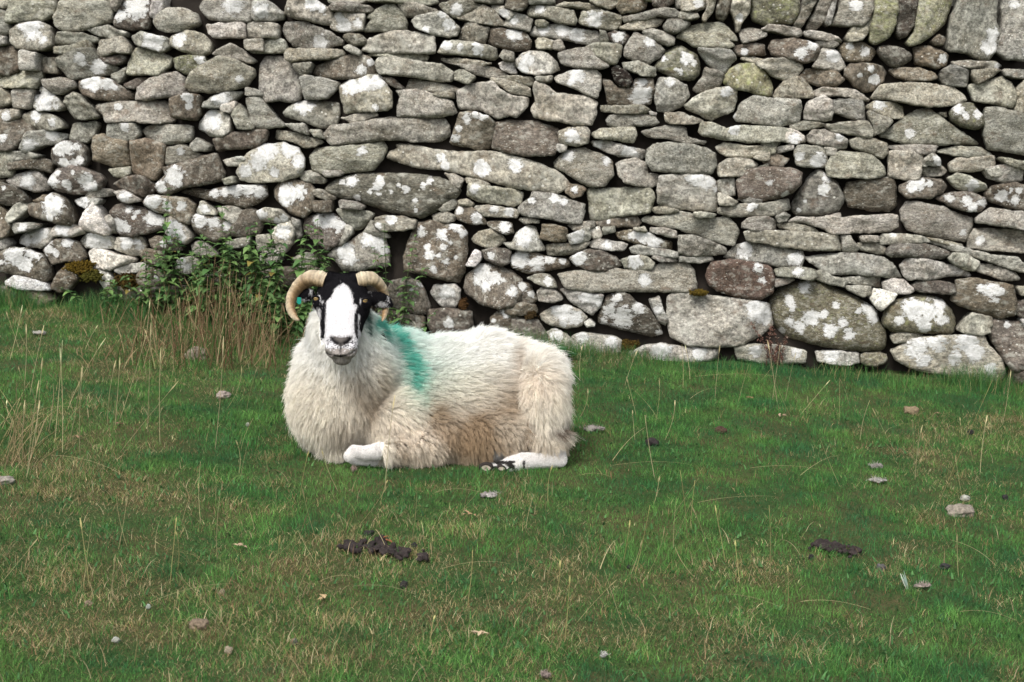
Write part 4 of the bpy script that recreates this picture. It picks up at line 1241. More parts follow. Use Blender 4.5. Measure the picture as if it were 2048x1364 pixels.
def face_col(p, u, v, jit):
    n = len(p); ju = u + (rng.normal(0, 1.5, n) if jit else 0); jv = v + (rng.normal(0, 2.8, n) if jit else 0)
    w_ = np.stack([ju, jv], 1); c_ = np.tile(BLK, (n, 1))
    x_, s_, d_ = head_local(p)
    front = d_ > -.12
    c_[(s_ > 655) & (np.abs(x_) < .08)] = WH * .80
    bl = inside(w_, BLAZE) & front; c_[bl] = WH
    for pl in WHT: c_[inside(w_, pl)] = WH * .86
    edge = ((w_[:, 0] < 540 + 612 / 5.456) & (w_[:, 0] > 540 + 555 / 5.456) | (w_[:, 0] > 540 + 920 / 5.456) & (w_[:, 0] < 540 + 962 / 5.456)) & (v < 677) & (v > 618); c_[edge & ~bl] = BLK
    mz = (s_ > 672) & (np.abs(x_) < .085)
    sp = noise(np.stack([u, v, 0 * u], 1), .62, 5); spk = sp + .0035 * (v - 690); c_[mz & (spk > .48)] = c_[mz & (spk > .48)] * .5; c_[mz & (spk > .70)] = BLK * 3
    lower = mz & (v > 697); c_[lower & (sp > .22)] = (GR * (.45 + .5 * noise(np.stack([u, v, 0 * u], 1), 1.1, 12)[:, None]))[lower & (sp > .22)]
    chin = mz & (v > 706); c_[chin] = (GR * (.42 + .65 * noise(np.stack([u, v * .25, 0 * u], 1), .8, 8)[:, None]))[chin]
    c_[inside(w_, NOSE) & mz] = GR * .24
    k = np.exp(-(pl_dist(u, v, NOST[0]) / 4.2) ** 2) + np.exp(-(pl_dist(u, v, NOST[1]) / 4.2) ** 2) + np.exp(-(pl_dist(u, v, MOUTH) / 1.4) ** 2) + np.exp(-(pl_dist(u, v, PHIL) / 1.6) ** 2)
    k = np.clip(k * mz, 0, 1)[:, None]
    return c_ * (1 - k) + BLK * k

def leg_mask(p, u, v):
    a = (u < 765) & (u > 676) & (v > 880) & (p[:, 1] < 5.83)
    c_ = (u > 985) & (u < 1139) & (v > 899 - (u - 985) * .01) & (p[:, 1] < 6.01)
    d_ = (u > 955) & (u <= 990) & (v > 918) & (p[:, 1] < 5.905)
    return a | c_ | d_

def wool_col(p, u, v, nz):
    g = lambda cu, cv, su, sv: np.exp(-((u - cu) / su) ** 2 - ((v - cv) / sv) ** 2)
    n = len(p); pn = fbm(p, 9, 61, 3)
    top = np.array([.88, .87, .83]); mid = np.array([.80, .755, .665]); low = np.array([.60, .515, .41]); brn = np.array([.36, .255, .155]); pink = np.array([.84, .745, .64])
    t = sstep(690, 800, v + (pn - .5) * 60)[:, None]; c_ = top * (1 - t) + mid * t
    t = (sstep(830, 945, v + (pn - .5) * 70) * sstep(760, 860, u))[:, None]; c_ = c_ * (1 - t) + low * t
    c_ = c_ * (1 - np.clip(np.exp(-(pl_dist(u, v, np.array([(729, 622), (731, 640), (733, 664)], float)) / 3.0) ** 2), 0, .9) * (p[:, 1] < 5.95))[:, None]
    k = .85 * g(930, 850, 70, 40) + .55 * g(985, 905, 70, 40) + .6 * g(870, 835, 22, 45) + .55 * g(1010, 800, 26, 40) + .45 * g(1030, 745, 14, 50) + .65 * g(1052, 875, 12, 45) + .55 * g(738, 815, 26, 45) + .30 * g(712, 775, 20, 30) + .35 * g(765, 770, 18, 40) + .35 * g(690, 860, 30, 30) + .3 * g(1075, 920, 40, 14) + .5 * g(800, 905, 18, 25)  # brown stains; the strip between belly and thigh is painted shade
    k = np.clip(k * (.35 + 1.65 * pn), 0, .92)[:, None]; c_ = c_ * (1 - k) + brn * k
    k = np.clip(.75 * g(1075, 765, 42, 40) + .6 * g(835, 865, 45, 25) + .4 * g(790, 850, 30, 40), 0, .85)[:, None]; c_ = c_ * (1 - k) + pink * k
    k = np.clip(1.6 * g(1113, 858, 13, 11) + 1.3 * g(1128, 842, 7, 9) + .6 * g(1133, 885, 5, 10) + .8 * g(1055, 890, 7, 28), 0, .95)[:, None]; c_ = c_ * (1 - k) + np.array([.13, .095, .07]) * k  # dark haunch spots, plus shade painted into the gap before the thigh
    blue = np.clip(.55 * g(850, 668, 50, 22) + .30 * g(870, 740, 70, 60), 0, .7)[:, None]; c_ = c_ * (1 - blue) + np.array([.66, .78, .74]) * blue
    line = np.array([(752, 648), (775, 660), (800, 685), (815, 715), (828, 760), (834, 800)], float)
    d_ = pl_dist(u, v, line); f_ = np.clip(1.15 - sstep(700, 830, v), .08, 1.0)
    k = np.clip((1.05 * np.exp(-(d_ / (10 + 7 * sstep(660, 760, v))) ** 2) + .34 * np.exp(-(d_ / (30 + 14 * sstep(660, 760, v))) ** 2)) * f_ * (.40 + .75 * nz), 0, .84)[:, None]
    k = k * (p[:, 1] < 6.4)[:, None]
    c_ = c_ * (1 - k) + np.array([.030, .47, .36]) * k
    return c_

bu, bv_ = uv(BV)
HM = head_mask(BV, bu, bv_); LM = leg_mask(BV, bu, bv_)
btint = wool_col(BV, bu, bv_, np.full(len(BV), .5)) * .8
btint[LM] = (.66, .63, .60); fc = face_col(BV, bu, bv_, False); btint[HM] = fc[HM]
hoofsel = (bu > 956) & (bu < 1032) & (bv_ > 921) & LM
btint[hoofsel & (fbm(BV, 60, 3, 2) > .47)] = (.03, .026, .025)
ram_loc = np.array([-.30, 6.10, float(ground_slope(-.30, 6.1))])
ram = empty('ram', ram_loc, 'horned ram with black and white face and teal marked cream fleece lying on grass', 'sheep')
skin = attr_mat('ram_skin', .8, 0, .10)
body = mesh_np('body', BV - ram_loc, BQ, skin, True, dict(tint=btint), ram)

# hair: strands rooted on the skin
def sample(n, keep):
    A = BV[BT[:, 0]]; B_ = BV[BT[:, 1]]; C_ = BV[BT[:, 2]]
    ar = np.linalg.norm(np.cross(B_ - A, C_ - A), axis=1)
    cn = (BN[BT[:, 0]] + BN[BT[:, 1]] + BN[BT[:, 2]]) / 3
    ar = ar * keep(BT) * np.where(cn @ np.array([0, -1, .15]) < -.35, .45, 1.0)
    i = rng.choice(len(BT), n, p=ar / ar.sum()); r1 = np.sqrt(rng.random(n))[:, None]; r2 = rng.random(n)[:, None]
    w_ = (1 - r1, r1 * (1 - r2), r1 * r2)
    p = A[i] * w_[0] + B_[i] * w_[1] + C_[i] * w_[2]
    nn = BN[BT[i, 0]] * w_[0] + BN[BT[i, 1]] * w_[1] + BN[BT[i, 2]] * w_[2]
    return p, nn / (np.linalg.norm(nn, axis=1)[:, None] + 1e-9)

def hair_object(name, pts, rad, col, mat, parent):
    """pts (n,k,3) strands"""
    n, k, _ = pts.shape
    hc = bpy.data.hair_curves.new(name); hc.add_curves([k] * n)
    hc.attributes['position'].data.foreach_set('vector', (pts - ram_loc).astype(np.float32).ravel())
    ra = hc.attributes.get('radius') or hc.attributes.new('radius', 'FLOAT', 'POINT')
    ra.data.foreach_set('value', rad.astype(np.float32).ravel())
    ca = hc.attributes.new('tint', 'FLOAT_COLOR', 'CURVE')
    ca.data.foreach_set('color', np.concatenate([col, np.ones((n, 1))], 1).astype(np.float32).ravel())
    o = bpy.data.objects.new(name, hc); COL.objects.link(o); hc.materials.append(mat); o.parent = parent
    return o

hairm, nt, out = new_mat('wool_fibre')
a = attr(nt, 'tint').outputs['Color']
df = nd(nt, 'ShaderNodeBsdfDiffuse', Roughness=.6); L(nt, a, df.inputs[0])
tr = nd(nt, 'ShaderNodeBsdfTranslucent'); L(nt, a, tr.inputs[0])
mx = nd(nt, 'ShaderNodeMixShader', Fac=.35); L(nt, df.outputs[0], mx.inputs[1]); L(nt, tr.outputs[0], mx.inputs[2]); L(nt, mx.outputs[0], out.inputs[0])
facem, nt, out = new_mat('face_hair')
a = attr(nt, 'tint').outputs['Color']
df = nd(nt, 'ShaderNodeBsdfPrincipled', Roughness=.65); L(nt, a, df.inputs['Base Color']); df.inputs['Specular IOR Level'].default_value = .07; L(nt, df.outputs[0], out.inputs[0])

# eyes are found on the finished head
from mathutils.bvhtree import BVHTree
tree = BVHTree.FromPolygons([tuple(x) for x in BV], [tuple(int(i) for i in t) for t in BT])
EYES = []
for (eu, ev_) in ((633, 597), (729.5, 601)):
    d = ray(eu, ev_); d /= np.linalg.norm(d)
    hit = tree.ray_cast(Vector(CAM), Vector(d))[0]
    EYES.append(np.array(hit) + d * .0055)

wool_keep = lambda T: (~(HM | LM))[T].all(1).astype(float)
NL = 9500
lp, ln_ = sample(NL, wool_keep)
kd = kdtree.KDTree(NL)
for i, x in enumerate(lp): kd.insert(x, i)
kd.balance()
NW = 165000
wp, wn = sample(NW, wool_keep)
wu, wv = uv(wp)
li = np.array([kd.find(x)[1] for x in wp])
def flow(p, nrm, u, v):
    f_ = np.tile(np.array([.85, .10, -.30]), (len(p), 1))
    chest = sstep(790, 700, u)[:, None]; f_ = f_ * (1 - chest) + np.array([-.05, 0, -1.0]) * chest
    side = np.stack([(u - 690) / 110, 0 * u, 0 * u], 1) * chest * .5; f_ = f_ + side
    th = sstep(1035, 1060, u)[:, None] * sstep(720, 790, v)[:, None]; f_ = f_ * (1 - th) + np.array([.15, 0, -1.0]) * th
    bel = sstep(800, 880, v)[:, None] * (1 - chest); f_ = f_ * (1 - bel) + np.array([.10, -.05, -1.0]) * bel
    f_ = f_ - nrm * (f_ * nrm).sum(1)[:, None]
    return f_ / (np.linalg.norm(f_, axis=1)[:, None] + .25)
lu, lv = uv(lp)
ldir = ln_ * .62 + flow(lp, ln_, lu, lv) * .75 + (np.stack([noise(lp, 14, s) for s in (1, 2, 3)], 1) - .5) * .55 + rng.normal(0, .10, lp.shape)
ldir /= np.linalg.norm(ldir, axis=1)[:, None]
llen = .040 + .016 * sstep(780, 900, lv) + .012 * sstep(1040, 1090, lu) - .012 * sstep(640, 600, lv) + rng.normal(0, .005, NL)
llen *= 1 - .45 * np.exp(-((lu - 683) / 70) ** 2 - ((lv - 640) / 40) ** 2)
llen *= 1 - .35 * sstep(905, 935, lv)
llen *= 1 - .60 * sstep(1095, 1125, lu) * sstep(865, 895, lv)
tipc = lp + ldir * llen[:, None]
wdir = wn * .55 + flow(wp, wn, wu, wv) * .85 + rng.normal(0, .15, wp.shape); wdir /= np.linalg.norm(wdir, axis=1)[:, None]
ln2 = llen[li] * rng.uniform(.70, 1.12, NW) * np.where(rng.random(NW) < .07, 1.35, 1.0)
cl = np.clip(rng.normal(.36, .2, NW) + .30 * sstep(770, 880, wv) * sstep(740, 800, wu), 0, .95)[:, None]
tip = (wp + wdir * ln2[:, None]) * (1 - cl) + (lp[li] + ldir[li] * ln2[:, None]) * cl
mid = wp + (wn * .75 + (tip - wp) / ln2[:, None] * .5) * (ln2 * .42)[:, None]
K = 6; t = np.linspace(0, 1, K)
pts = wp[:, None] * ((1 - t) ** 2)[None, :, None] + 2 * mid[:, None] * (t * (1 - t))[None, :, None] + tip[:, None] * (t ** 2)[None, :, None]
ph = rng.uniform(0, 6.28, NL)[li]; wob = np.sin(t[None] * 9 + ph[:, None])[..., None] * rng.normal(0, 1, (NL, 3))[li][:, None] * .0015 * t[None, :, None]
pts = pts + wob
gz = ground_slope(pts[..., 0], pts[..., 1]) - .004
pts[..., 2] = np.maximum(pts[..., 2], gz)
lj = np.clip(rng.normal(1, .07, NL), .7, 1.2)[li]
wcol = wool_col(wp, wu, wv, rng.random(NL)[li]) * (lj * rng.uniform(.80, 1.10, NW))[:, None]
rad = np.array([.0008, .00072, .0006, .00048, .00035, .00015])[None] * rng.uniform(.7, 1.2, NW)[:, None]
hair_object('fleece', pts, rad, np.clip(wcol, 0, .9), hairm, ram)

def short_hair(name, n, keepmask, length, colf, down, rad0, amt=.35):
    p, nn = sample(n, lambda T: keepmask[T].all(1).astype(float)); u_, v_ = uv(p)
    for e in EYES:
        k_ = np.linalg.norm(p - e, axis=1) > .0132; p, nn, u_, v_ = p[k_], nn[k_], u_[k_], v_[k_]
    f_ = np.tile(down, (len(p), 1)) + rng.normal(0, .22, p.shape); f_ -= nn * (f_ * nn).sum(1)[:, None]
    d_ = nn * amt + f_ * .8; d_ /= np.linalg.norm(d_, axis=1)[:, None]
    ln = length * rng.uniform(.6, 1.25, len(p)); mzl = np.where((v_ > 672) & (np.abs(u_ - 682) < 45) & (v_ < 735), .35, 1.0); ln = ln * mzl
    t_ = np.linspace(0, 1, 4)
    q_ = p[:, None] - nn[:, None] * .001 + d_[:, None] * (ln[:, None] * t_)[..., None] - nn[:, None] * (ln[:, None] * t_ ** 2 * .18)[..., None]
    c_ = colf(p, u_, v_) * np.clip(rng.normal(.97, .16, len(p)), .4, 1.25)[:, None]
    hair_object(name, q_, np.tile(np.array([rad0, rad0 * .9, rad0 * .6, rad0 * .2]), (len(p), 1)), np.clip(c_, 0, .9), facem, ram)
short_hair('face_hair', 46000, HM, .0085, lambda p, u, v: face_col(p, u, v, True), h_a, .00055)
def legc(p, u, v):
    c_ = np.tile(np.array([.70, .68, .66]), (len(p), 1)); pn = fbm(p, 60, 3, 2)
    c_[(u < 1032) & (u > 950) & (v > 921) & (pn > .47)] = (.03, .027, .026)
    c_[(np.abs(u - 1050) < 2.2) & (v > 920) & (v < 936)] = (.05, .045, .045)
    return c_
short_hair('leg_hair', 30000, LM, .010, legc, np.array([-.8, 0, -.4]), .00055)

# eyes
eyem, nt, out = new_mat('eye_amber'); a = attr(nt, 'tint').outputs['Color']
e_ = nd(nt, 'ShaderNodeBsdfPrincipled', Roughness=.06); L(nt, a, e_.inputs['Base Color']); L(nt, e_.outputs[0], out.inputs[0])
for k, e in enumerate(EYES):
    V, Fc = ICO4; nrm = V; toc = CAM - e; toc /= np.linalg.norm(toc); toc = toc + np.array([-.35 if k == 0 else .35, 0, -.1]); toc /= np.linalg.norm(toc)
    cs = V @ toc; rx = V @ np.cross(toc, [0, 0, 1.0]); rz_ = V[:, 2] - toc[2] * cs
    c_ = np.tile(np.array([.02, .015, .012]), (len(V), 1)); c_[cs > .52] = (.30, .20, .075)
    c_[(cs > .5) & (np.abs(rx) < .52) & (np.abs(rz_) < .17)] = (.006, .005, .005)
    mesh_np('eye', V * .0112 + e - ram_loc, Fc, eyem, True, dict(tint=c_), ram)
    # upper and lower lids
    s_ = Soup()
    for sg in (1, -1):
        arc = [e + toc * (.0135 * math.cos(a_) * .55 + .003) + np.cross([0, 0, 1.0], toc) * .0135 * math.sin(a_) + np.array([0, 0, 1.0]) * sg * (.0030 + .0072 * math.cos(a_) ** 1.5) for a_ in np.linspace(-1.35, 1.35, 14)]
        for q in arc: s_.add(ICO3[0] * .0032 + q, ICO3[1])
    mesh_np('eyelid', np.concatenate(s_.v) - ram_loc, np.concatenate(s_.f), skin, True, dict(tint=np.tile(BLK * 1.3, (s_.n, 1))), ram)

# horns
hornm, nt, out = new_mat('horn_keratin')  # ridged, stained
tc = nd(nt, 'ShaderNodeTexCoord').outputs['Object']
a = attr(nt, 'tint').outputs['Color']; hn = noisen(nt, tc, 120, 5, .7); hn2 = noisen(nt, tc, 30, 5, .7)
c = mixc(nt, 1.0, a, ramp(nt, hn, [(.3, .55), (.7, 1.35)]), 'MULTIPLY'); c = mixc(nt, ramp(nt, hn2, [(.48, 0.0), (.66, .6)]), c, (.13, .08, .045))
hb = nd(nt, 'ShaderNodeBsdfPrincipled', Roughness=.6); hb.inputs['Specular IOR Level'].default_value = .35
L(nt, c, hb.inputs['Base Color']); bp = nd(nt, 'ShaderNodeBump', Strength=.5, Distance=.003); L(nt, hn, bp.inputs['Height']); L(nt, bp.outputs[0], hb.inputs['Normal']); L(nt, hb.outputs[0], out.inputs[0])
def spline(pts, n):
    pts = np.array(pts, float); m = len(pts); o = []
    ext = np.concatenate([[2 * pts[0] - pts[1]], pts, [2 * pts[-1] - pts[-2]]])
    for t_ in np.linspace(0, m - 1 - 1e-6, n):
        i = int(t_); f_ = t_ - i; a_, b_, c_, d_ = ext[i:i + 4]
        o.append(.5 * (2 * b_ + (c_ - a_) * f_ + (2 * a_ - 5 * b_ + 4 * c_ - d_) * f_ ** 2 + (3 * b_ - a_ - 3 * c_ + d_) * f_ ** 3))
    return np.array(o)
def horn(path):
    pts = np.array([np.concatenate([P(u_, v_, y_), [r_ * .90 / 520]]) for u_, v_, y_, r_ in path]); s_ = spline(pts, 110)
    c_, r_ = s_[:, :3], s_[:, 3]; T_ = np.gradient(c_, axis=0); T_ /= np.linalg.norm(T_, axis=1)[:, None]
    cen = c_[20:80].mean(0); n_, V, tint = 26, [], []
    for i in range(len(c_)):
        o_ = c_[i] - cen; o_ -= T_[i] * (o_ @ T_[i]); o_ /= np.linalg.norm(o_); b_ = np.cross(T_[i], o_)
        t_ = i / 109; rg = 1 + (.026 * math.sin(t_ * 62 + 1.5 * math.sin(t_ * 17)) + .02 * math.sin(t_ * 140)) * (1 - .6 * t_)
        for k in range(n_):
            a_ = 2 * math.pi * k / n_; V.append(c_[i] + r_[i] * rg * ((math.cos(a_) + .10 * math.cos(2 * a_)) * o_ + math.sin(a_) * 1.08 * b_))
            inner = .5 - .5 * math.cos(a_); base = np.array([.40, .345, .245]) * (1 - inner) + np.array([.18, .11, .05]) * inner
            tint.append(base * (1 + .28 * (rg - 1) / .05 * (1 if rg > 1 else 1.3)) * (1 + .25 * t_))
    idx_ = np.arange(len(V)).reshape(-1, n_); j_ = np.roll(idx_, -1, 1)
    Fq_ = np.stack([idx_[:-1], j_[:-1], j_[1:], idx_[1:]], -1).reshape(-1, 4)
    V.append(c_[-1]); tint.append(tint[-1]); tri = np.array([(idx_[-1, k], j_[-1, k], len(V) - 1) for k in range(n_)])
    return mesh_np('horn', np.array(V) - ram_loc, [Fq_, tri], hornm, True, dict(tint=np.array(tint)), ram)
horn([(652, 563, 5.835, 18), (638, 559, 5.84, 19), (620, 558, 5.85, 18), (601, 569, 5.86, 15.5), (585, 590, 5.85, 12), (581, 611, 5.82, 10.4), (585, 626, 5.79, 8.8), (592, 636, 5.765, 6), (598, 640, 5.75, 2.5)])
horn([(714, 562, 5.835, 16), (727, 559, 5.84, 17), (743, 559, 5.85, 15.6), (760, 572, 5.87, 12.6), (769, 590, 5.88, 10), (771.5, 610, 5.87, 8.2), (770, 626, 5.85, 6.4), (767, 636, 5.83, 4.2), (764, 642, 5.82, 2)])
# ear tag
tagm = simple_mat('tag_plastic', (.01, .22, .16), .4, .15, 40, .05)
s_ = Soup(); t0 = P(598, 600, 5.845)
q = np.array([(-.006, 0, .012), (.008, 0, .010), (.009, 0, -.012), (0, 0, -.018), (-.010, 0, -.010)])
V = np.concatenate([q + (0, -.001, 0), q + (0, .001, 0)]) + t0
n5 = 5
bm = bmesh.new(); vs = [bm.verts.new(x - ram_loc) for x in V]
bm.faces.new(vs[:5][::-1]); bm.faces.new(vs[5:])
for k in range(5): bm.faces.new((vs[k], vs[(k + 1) % 5], vs[5 + (k + 1) % 5], vs[5 + k]))
me = bpy.data.meshes.new('ear_tag'); bm.to_mesh(me); bm.free(); me.materials.append(tagm)
o = bpy.data.objects.new('ear_tag', me); COL.objects.link(o); o.parent = ram
# hooves tucked under the belly
hoofm = simple_mat('hoof_horn', (.045, .036, .032), .5, .4, 60, .4)
solem = (.42, .36, .30)
for (u_, v_, y_, s0) in ((972, 934, 5.872, 1.0), (1003, 936, 5.882, .7)):
    c0 = P(u_, v_, y_); V = ICO4[0].copy(); fr = V[:, 1] < -.55
    V[:, 1] = np.where(fr, -.55 + .25 * np.hypot(V[:, 0], V[:, 2]) ** 2 * 0 - .0 + (.18 * (1 - np.clip(np.hypot(V[:, 0], V[:, 2]) / .8, 0, 1))), V[:, 1])
    tint = np.tile(np.array([.028, .023, .021]), (len(V), 1)); tint[fr & (np.hypot(V[:, 0] / .62, V[:, 2] / .55) < 1)] = solem
    mesh_np('hoof', V * np.array([.030, .03, .020]) * s0 + c0 - ram_loc, ICO4[1], skin, True, dict(tint=tint), ram)

# ------------------------------------------------------------------ plants by the wall
leafm = attr_mat('leaf', .6, .3, .35)
def leaf(S_, base, dirv, length, width, col, droop=.3):
    d = np.array(dirv, float); d /= np.linalg.norm(d); sdv_ = np.cross(d, [0, 0, 1.0]); sdv_ /= np.linalg.norm(sdv_) + 1e-9; up = np.cross(sdv_, d)
    prof = [(0, .10), (.12, .62), (.3, 1.0), (.42, .82), (.55, .80), (.7, .52), (.85, .30), (1, .02)]
    V, Fs = [], []
    for s, w_ in prof:
        c_ = base + d * length * s - np.array([0, 0, 1.0]) * droop * length * s * s
        V += [c_ - sdv_ * width * w_ + up * width * w_ * .35, c_, c_ + sdv_ * width * w_ + up * width * w_ * .35]
    for i in range(len(prof) - 1):
        a = i * 3; Fs += [(a, a + 1, a + 4, a + 3), (a + 1, a + 2, a + 5, a + 4)]
    S_.add(V, Fs, col)

def nettle(base, h, label, lean=(0, 0), pairs=9, size=.055, group='nettles by the wall'):
    o = empty('nettle_plant', base, label, 'plant', group)
    st = Strips(); lf = Strips(); top = np.array([lean[0], lean[1], h])
    ns = 4
    for k in range(ns):
        off = np.array([rng.normal(0, .045), rng.normal(0, .02), 0]) if k else np.zeros(3)
        tp = top * rng.uniform(.55, .9) + off * 3 if k else top
        path = bent(off, tp + np.array([rng.normal(0, .05), 0, 0]), .05)
        V, Fs = stem_strip(path, .0026, .0014); st.add(V, Fs, np.array([.06, .085, .03]))
        az0 = rng.uniform(0, 3)
        for q in range(int(pairs * 1.7)):
            s = .16 + .84 * (q + 1) / int(pairs * 1.7); i = min(int(s * 11), 10); p_ = path[i] + (path[i + 1] - path[i]) * (s * 11 - i)
            lz = size * 1.38 * (1.15 - .62 * s) * rng.uniform(.45, 1.35)
            for w_ in (0, 1):
                a_ = az0 + q * 1.57 + w_ * math.pi + rng.normal(0, .2)
                g_ = np.array([.046, .112, .034]) + np.array([.10, .13, .04]) * rng.random()
                if rng.random() < .03: g_ = np.array([.20, .16, .04])
                leaf(lf, p_, (math.cos(a_), math.sin(a_), rng.uniform(-.1, .5)), lz, lz * .36, g_ * rng.uniform(.75, 1.2), rng.uniform(.2, .6))
    st.build('stem', leafm).parent = o; lf.build('leaves', leafm).parent = o
for (u_, v_, top_v, dx, pr, sz, lab) in [
    (335, 632, 378, .02, 9, .05, 'thin tall nettle farthest left in front of the pale stones'),
    (398, 650, 470, .01, 9, .055, 'nettle half sunk in the brown grass, second from the left'),
    (440, 655, 415, .03, 9, .06, 'nettle whose bushy tip reaches over a white-topped boulder'),
    (505, 662, 455, -.01, 10, .06, 'leafy nettle in the middle of the brown grass stand'),
    (548, 668, 440, .0, 10, .06, 'bushy nettle behind the left horn of the ram'),
    (585, 670, 452, .03, 10, .06, 'nettle rising just above the left horn of the ram'),
    (640, 665, 440, -.02, 10, .06, 'nettle between the ram head and the stone with a white lichen cap'),
    (800, 650, 448, .06, 7, .042, 'nettle climbing the dark joint beside the large brown spotted stone'),
    (815, 668, 585, -.02, 4, .04, 'low nettle beside the right ear of the ram'),
    (540, 690, 560, -.03, 8, .06, 'dense low nettle between brown grass and fleece'),
    (300, 632, 505, .01, 7, .05, 'short nettle left of the brown grass stand by the wall'),
    (365, 645, 468, -.01, 9, .055, 'nettle between the thin tall nettle and the brown grass'),
    (470, 658, 445, .02, 10, .06, 'dense nettle leaning into the middle of the brown grass stand'),
    (525, 664, 505, .0, 9, .06, 'shorter nettle in the right half of the brown grass stand'),
    (612, 668, 480, .0, 9, .055, 'nettle directly over the left horn tip of the ram'),
    (235, 612, 560, .0, 5, .045, 'small low nettle under the white stones on the left'),]:
    b0 = ground_at(u_, v_); wdist = (b0 - BL) @ N_AX
    if wdist < .07: b0 = b0 + N_AX * (.07 - wdist); b0[2] = float(ground_z(b0[:1], b0[1:2])[0])
    tp = P(u_, top_v, b0[1]); nettle(b0, tp[2] - b0[2], lab, (dx, -.01), pr, sz)

def rosette(u_, v_, label, n, sz, col, name='leafy_weed'):
    b0 = ground_at(u_, v_); o = empty(name, b0, label, 'plant'); lf = Strips()
    for k in range(n):
        a_ = rng.uniform(0, 6.28); r_ = rng.uniform(0, .05)
        leaf(lf, np.array([math.cos(a_) * r_, math.sin(a_) * r_, .005]), (math.cos(a_), math.sin(a_), rng.uniform(.3, 1.5)), sz * rng.uniform(.6, 1.1), sz * .26, np.array(col) * rng.uniform(.7, 1.3), .3)
    lf.build('leaves', leafm).parent = o
rosette(1745, 728, 'low grey-green weed at the foot of the lichened boulder', 46, .085, (.075, .12, .065))
rosette(1115, 716, 'dark green grassy weed under the white stones behind the rump of the ram', 40, .10, (.03, .09, .03))

# rusty dead dock
b0 = ground_at(1552, 738); o = empty('dead_dock', b0, 'rusty brown dead dock stalks at the foot of the wall', 'plant')
st = Strips(); sdz = Strips()
for k in range(7):
    path = bent(np.array([rng.normal(0, .03), rng.normal(0, .015), 0]), np.array([rng.normal(-.02, .06), rng.normal(0, .02), rng.uniform(.13, .27)]), .01)
    V, Fs = stem_strip(path, .0025, .0012); st.add(V, Fs, np.array([.13, .07, .05])); sdz = Strips()
    for q in range(90):
        p_ = path[rng.integers(3, 12)] + rng.normal(0, .0055, 3); a_ = rng.uniform(0, 6.28)
        leaf(sdz, p_, (math.cos(a_), math.sin(a_), rng.normal(0, .5)), rng.uniform(.008, .018), .005, (np.array([.15, .075, .055]) if rng.random() < .8 else np.array([.30, .22, .17])) * rng.uniform(.6, 1.3), .2)
    sdz.build('seed_head', leafm).parent = o
st.build('stem', leafm).parent = o

# moss on the footing stones
mossm = attr_mat('moss', .9, .2, .1)
def moss(u_, v_, w_, h_, label, col):
    c0 = from_wall(to_wall((u_, v_)), np.array([.012]))[0]
    n = int(900 * w_ * h_ / 900) + 700
    du, dv = rng.normal(0, .42, n) * w_, rng.normal(0, .42, n) * h_
    ab = to_wall(np.stack([u_ + du, v_ + dv], 1)); p_ = from_wall(ab, rng.uniform(-.05, .004, n))
    s_ = Soup(); tint = []
    small = ico_arrays(1)
    for q in p_:
        r_ = rng.uniform(.003, .008); s_.add(small[0] * r_ * rng.uniform(.7, 1.3, 3) * (1 + rng.normal(0, .12, (len(small[0]), 1))) + q - c0, small[1]); tint += [np.array(col) * rng.uniform(.35, .95)] * len(small[0])
    m_ = mesh_np('moss_cushion', np.concatenate(s_.v), np.concatenate(s_.f), mossm, False, dict(tint=np.array(tint))); m_.location = c0
    tag(m_, label, 'moss', 'moss on the wall footing')
moss(158, 535, 26, 12, 'golden brown moss between two pale footing stones at far left', (.13, .085, .012))
moss(180, 552, 20, 10, 'olive moss cushion on the white footing stone at far left', (.085, .080, .015))
moss(250, 565, 22, 18, 'dark golden moss under the long pale footing stones', (.075, .048, .012))
moss(925, 610, 7, 10, 'rust coloured moss in the joint beside the square white stone', (.07, .036, .013))
moss(1398, 586, 16, 5, 'yellow moss on top of the large squared block', (.11, .075, .012))
moss(1060, 630, 10, 8, 'brown moss between small stones behind the back of the ram', (.055, .035, .014))
moss(1255, 690, 22, 9, 'golden moss above the white footing stones right of the ram', (.085, .055, .012))
moss(30, 598, 34, 14, 'rusty brown moss and earth at the left foot of the wall', (.11, .062, .035))

# ------------------------------------------------------------------ small things lying on the turf
lumpm, nt, out = new_mat('pebble_and_dung')
a = attr(nt, 'tint').outputs['Color']; tc = nd(nt, 'ShaderNodeTexCoord').outputs['Object']; hn = noisen(nt, tc, 90, 5, .7)
c = mixc(nt, 1.0, a, ramp(nt, hn, [(.28, .45), (.72, 1.5)]), 'MULTIPLY'); hb = nd(nt, 'ShaderNodeBsdfPrincipled', Roughness=.85); hb.inputs['Specular IOR Level'].default_value = .2
L(nt, c, hb.inputs['Base Color']); bp = nd(nt, 'ShaderNodeBump', Strength=.7, Distance=.005); L(nt, hn, bp.inputs['Height']); L(nt, bp.outputs[0], hb.inputs['Normal']); L(nt, hb.outputs[0], out.inputs[0])
def lump(name, label, cat, u_, v_, w_, h_, col, rough=.55, group=None, sink=.42):
    b0 = ground_at(u_, v_ + h_ * .3); sc = b0[1] / F
    r3 = np.array([w_ * .5 * sc, w_ * .42 * sc, h_ * .62 * sc]); V = ICO4[0]; sd = int(rng.integers(1e5))
    k = 1 + (fbm(V, 1.6, sd, 3) - .5)[:, None] * 2 * rough; V = V * k * r3 * rng.uniform(.95, 1.05)
    V = V @ rotz(rng.uniform(-.4, .4)).T; V[:, 2] += r3[2] * (1 - 2 * sink) + .008
    cc = np.array(col) * np.array([.42, .48, .48]) * (.75 + .5 * fbm(ICO4[0], 2.4, sd + 4, 3))[:, None]
    o = mesh_np(name, V, ICO4[1], lumpm, True, dict(tint=cc)); o.location = b0
    return tag(o, label, cat, group)
TAN, PALE, DUNG = (.42, .31, .22), (.60, .55, .50), (.045, .036, .033)
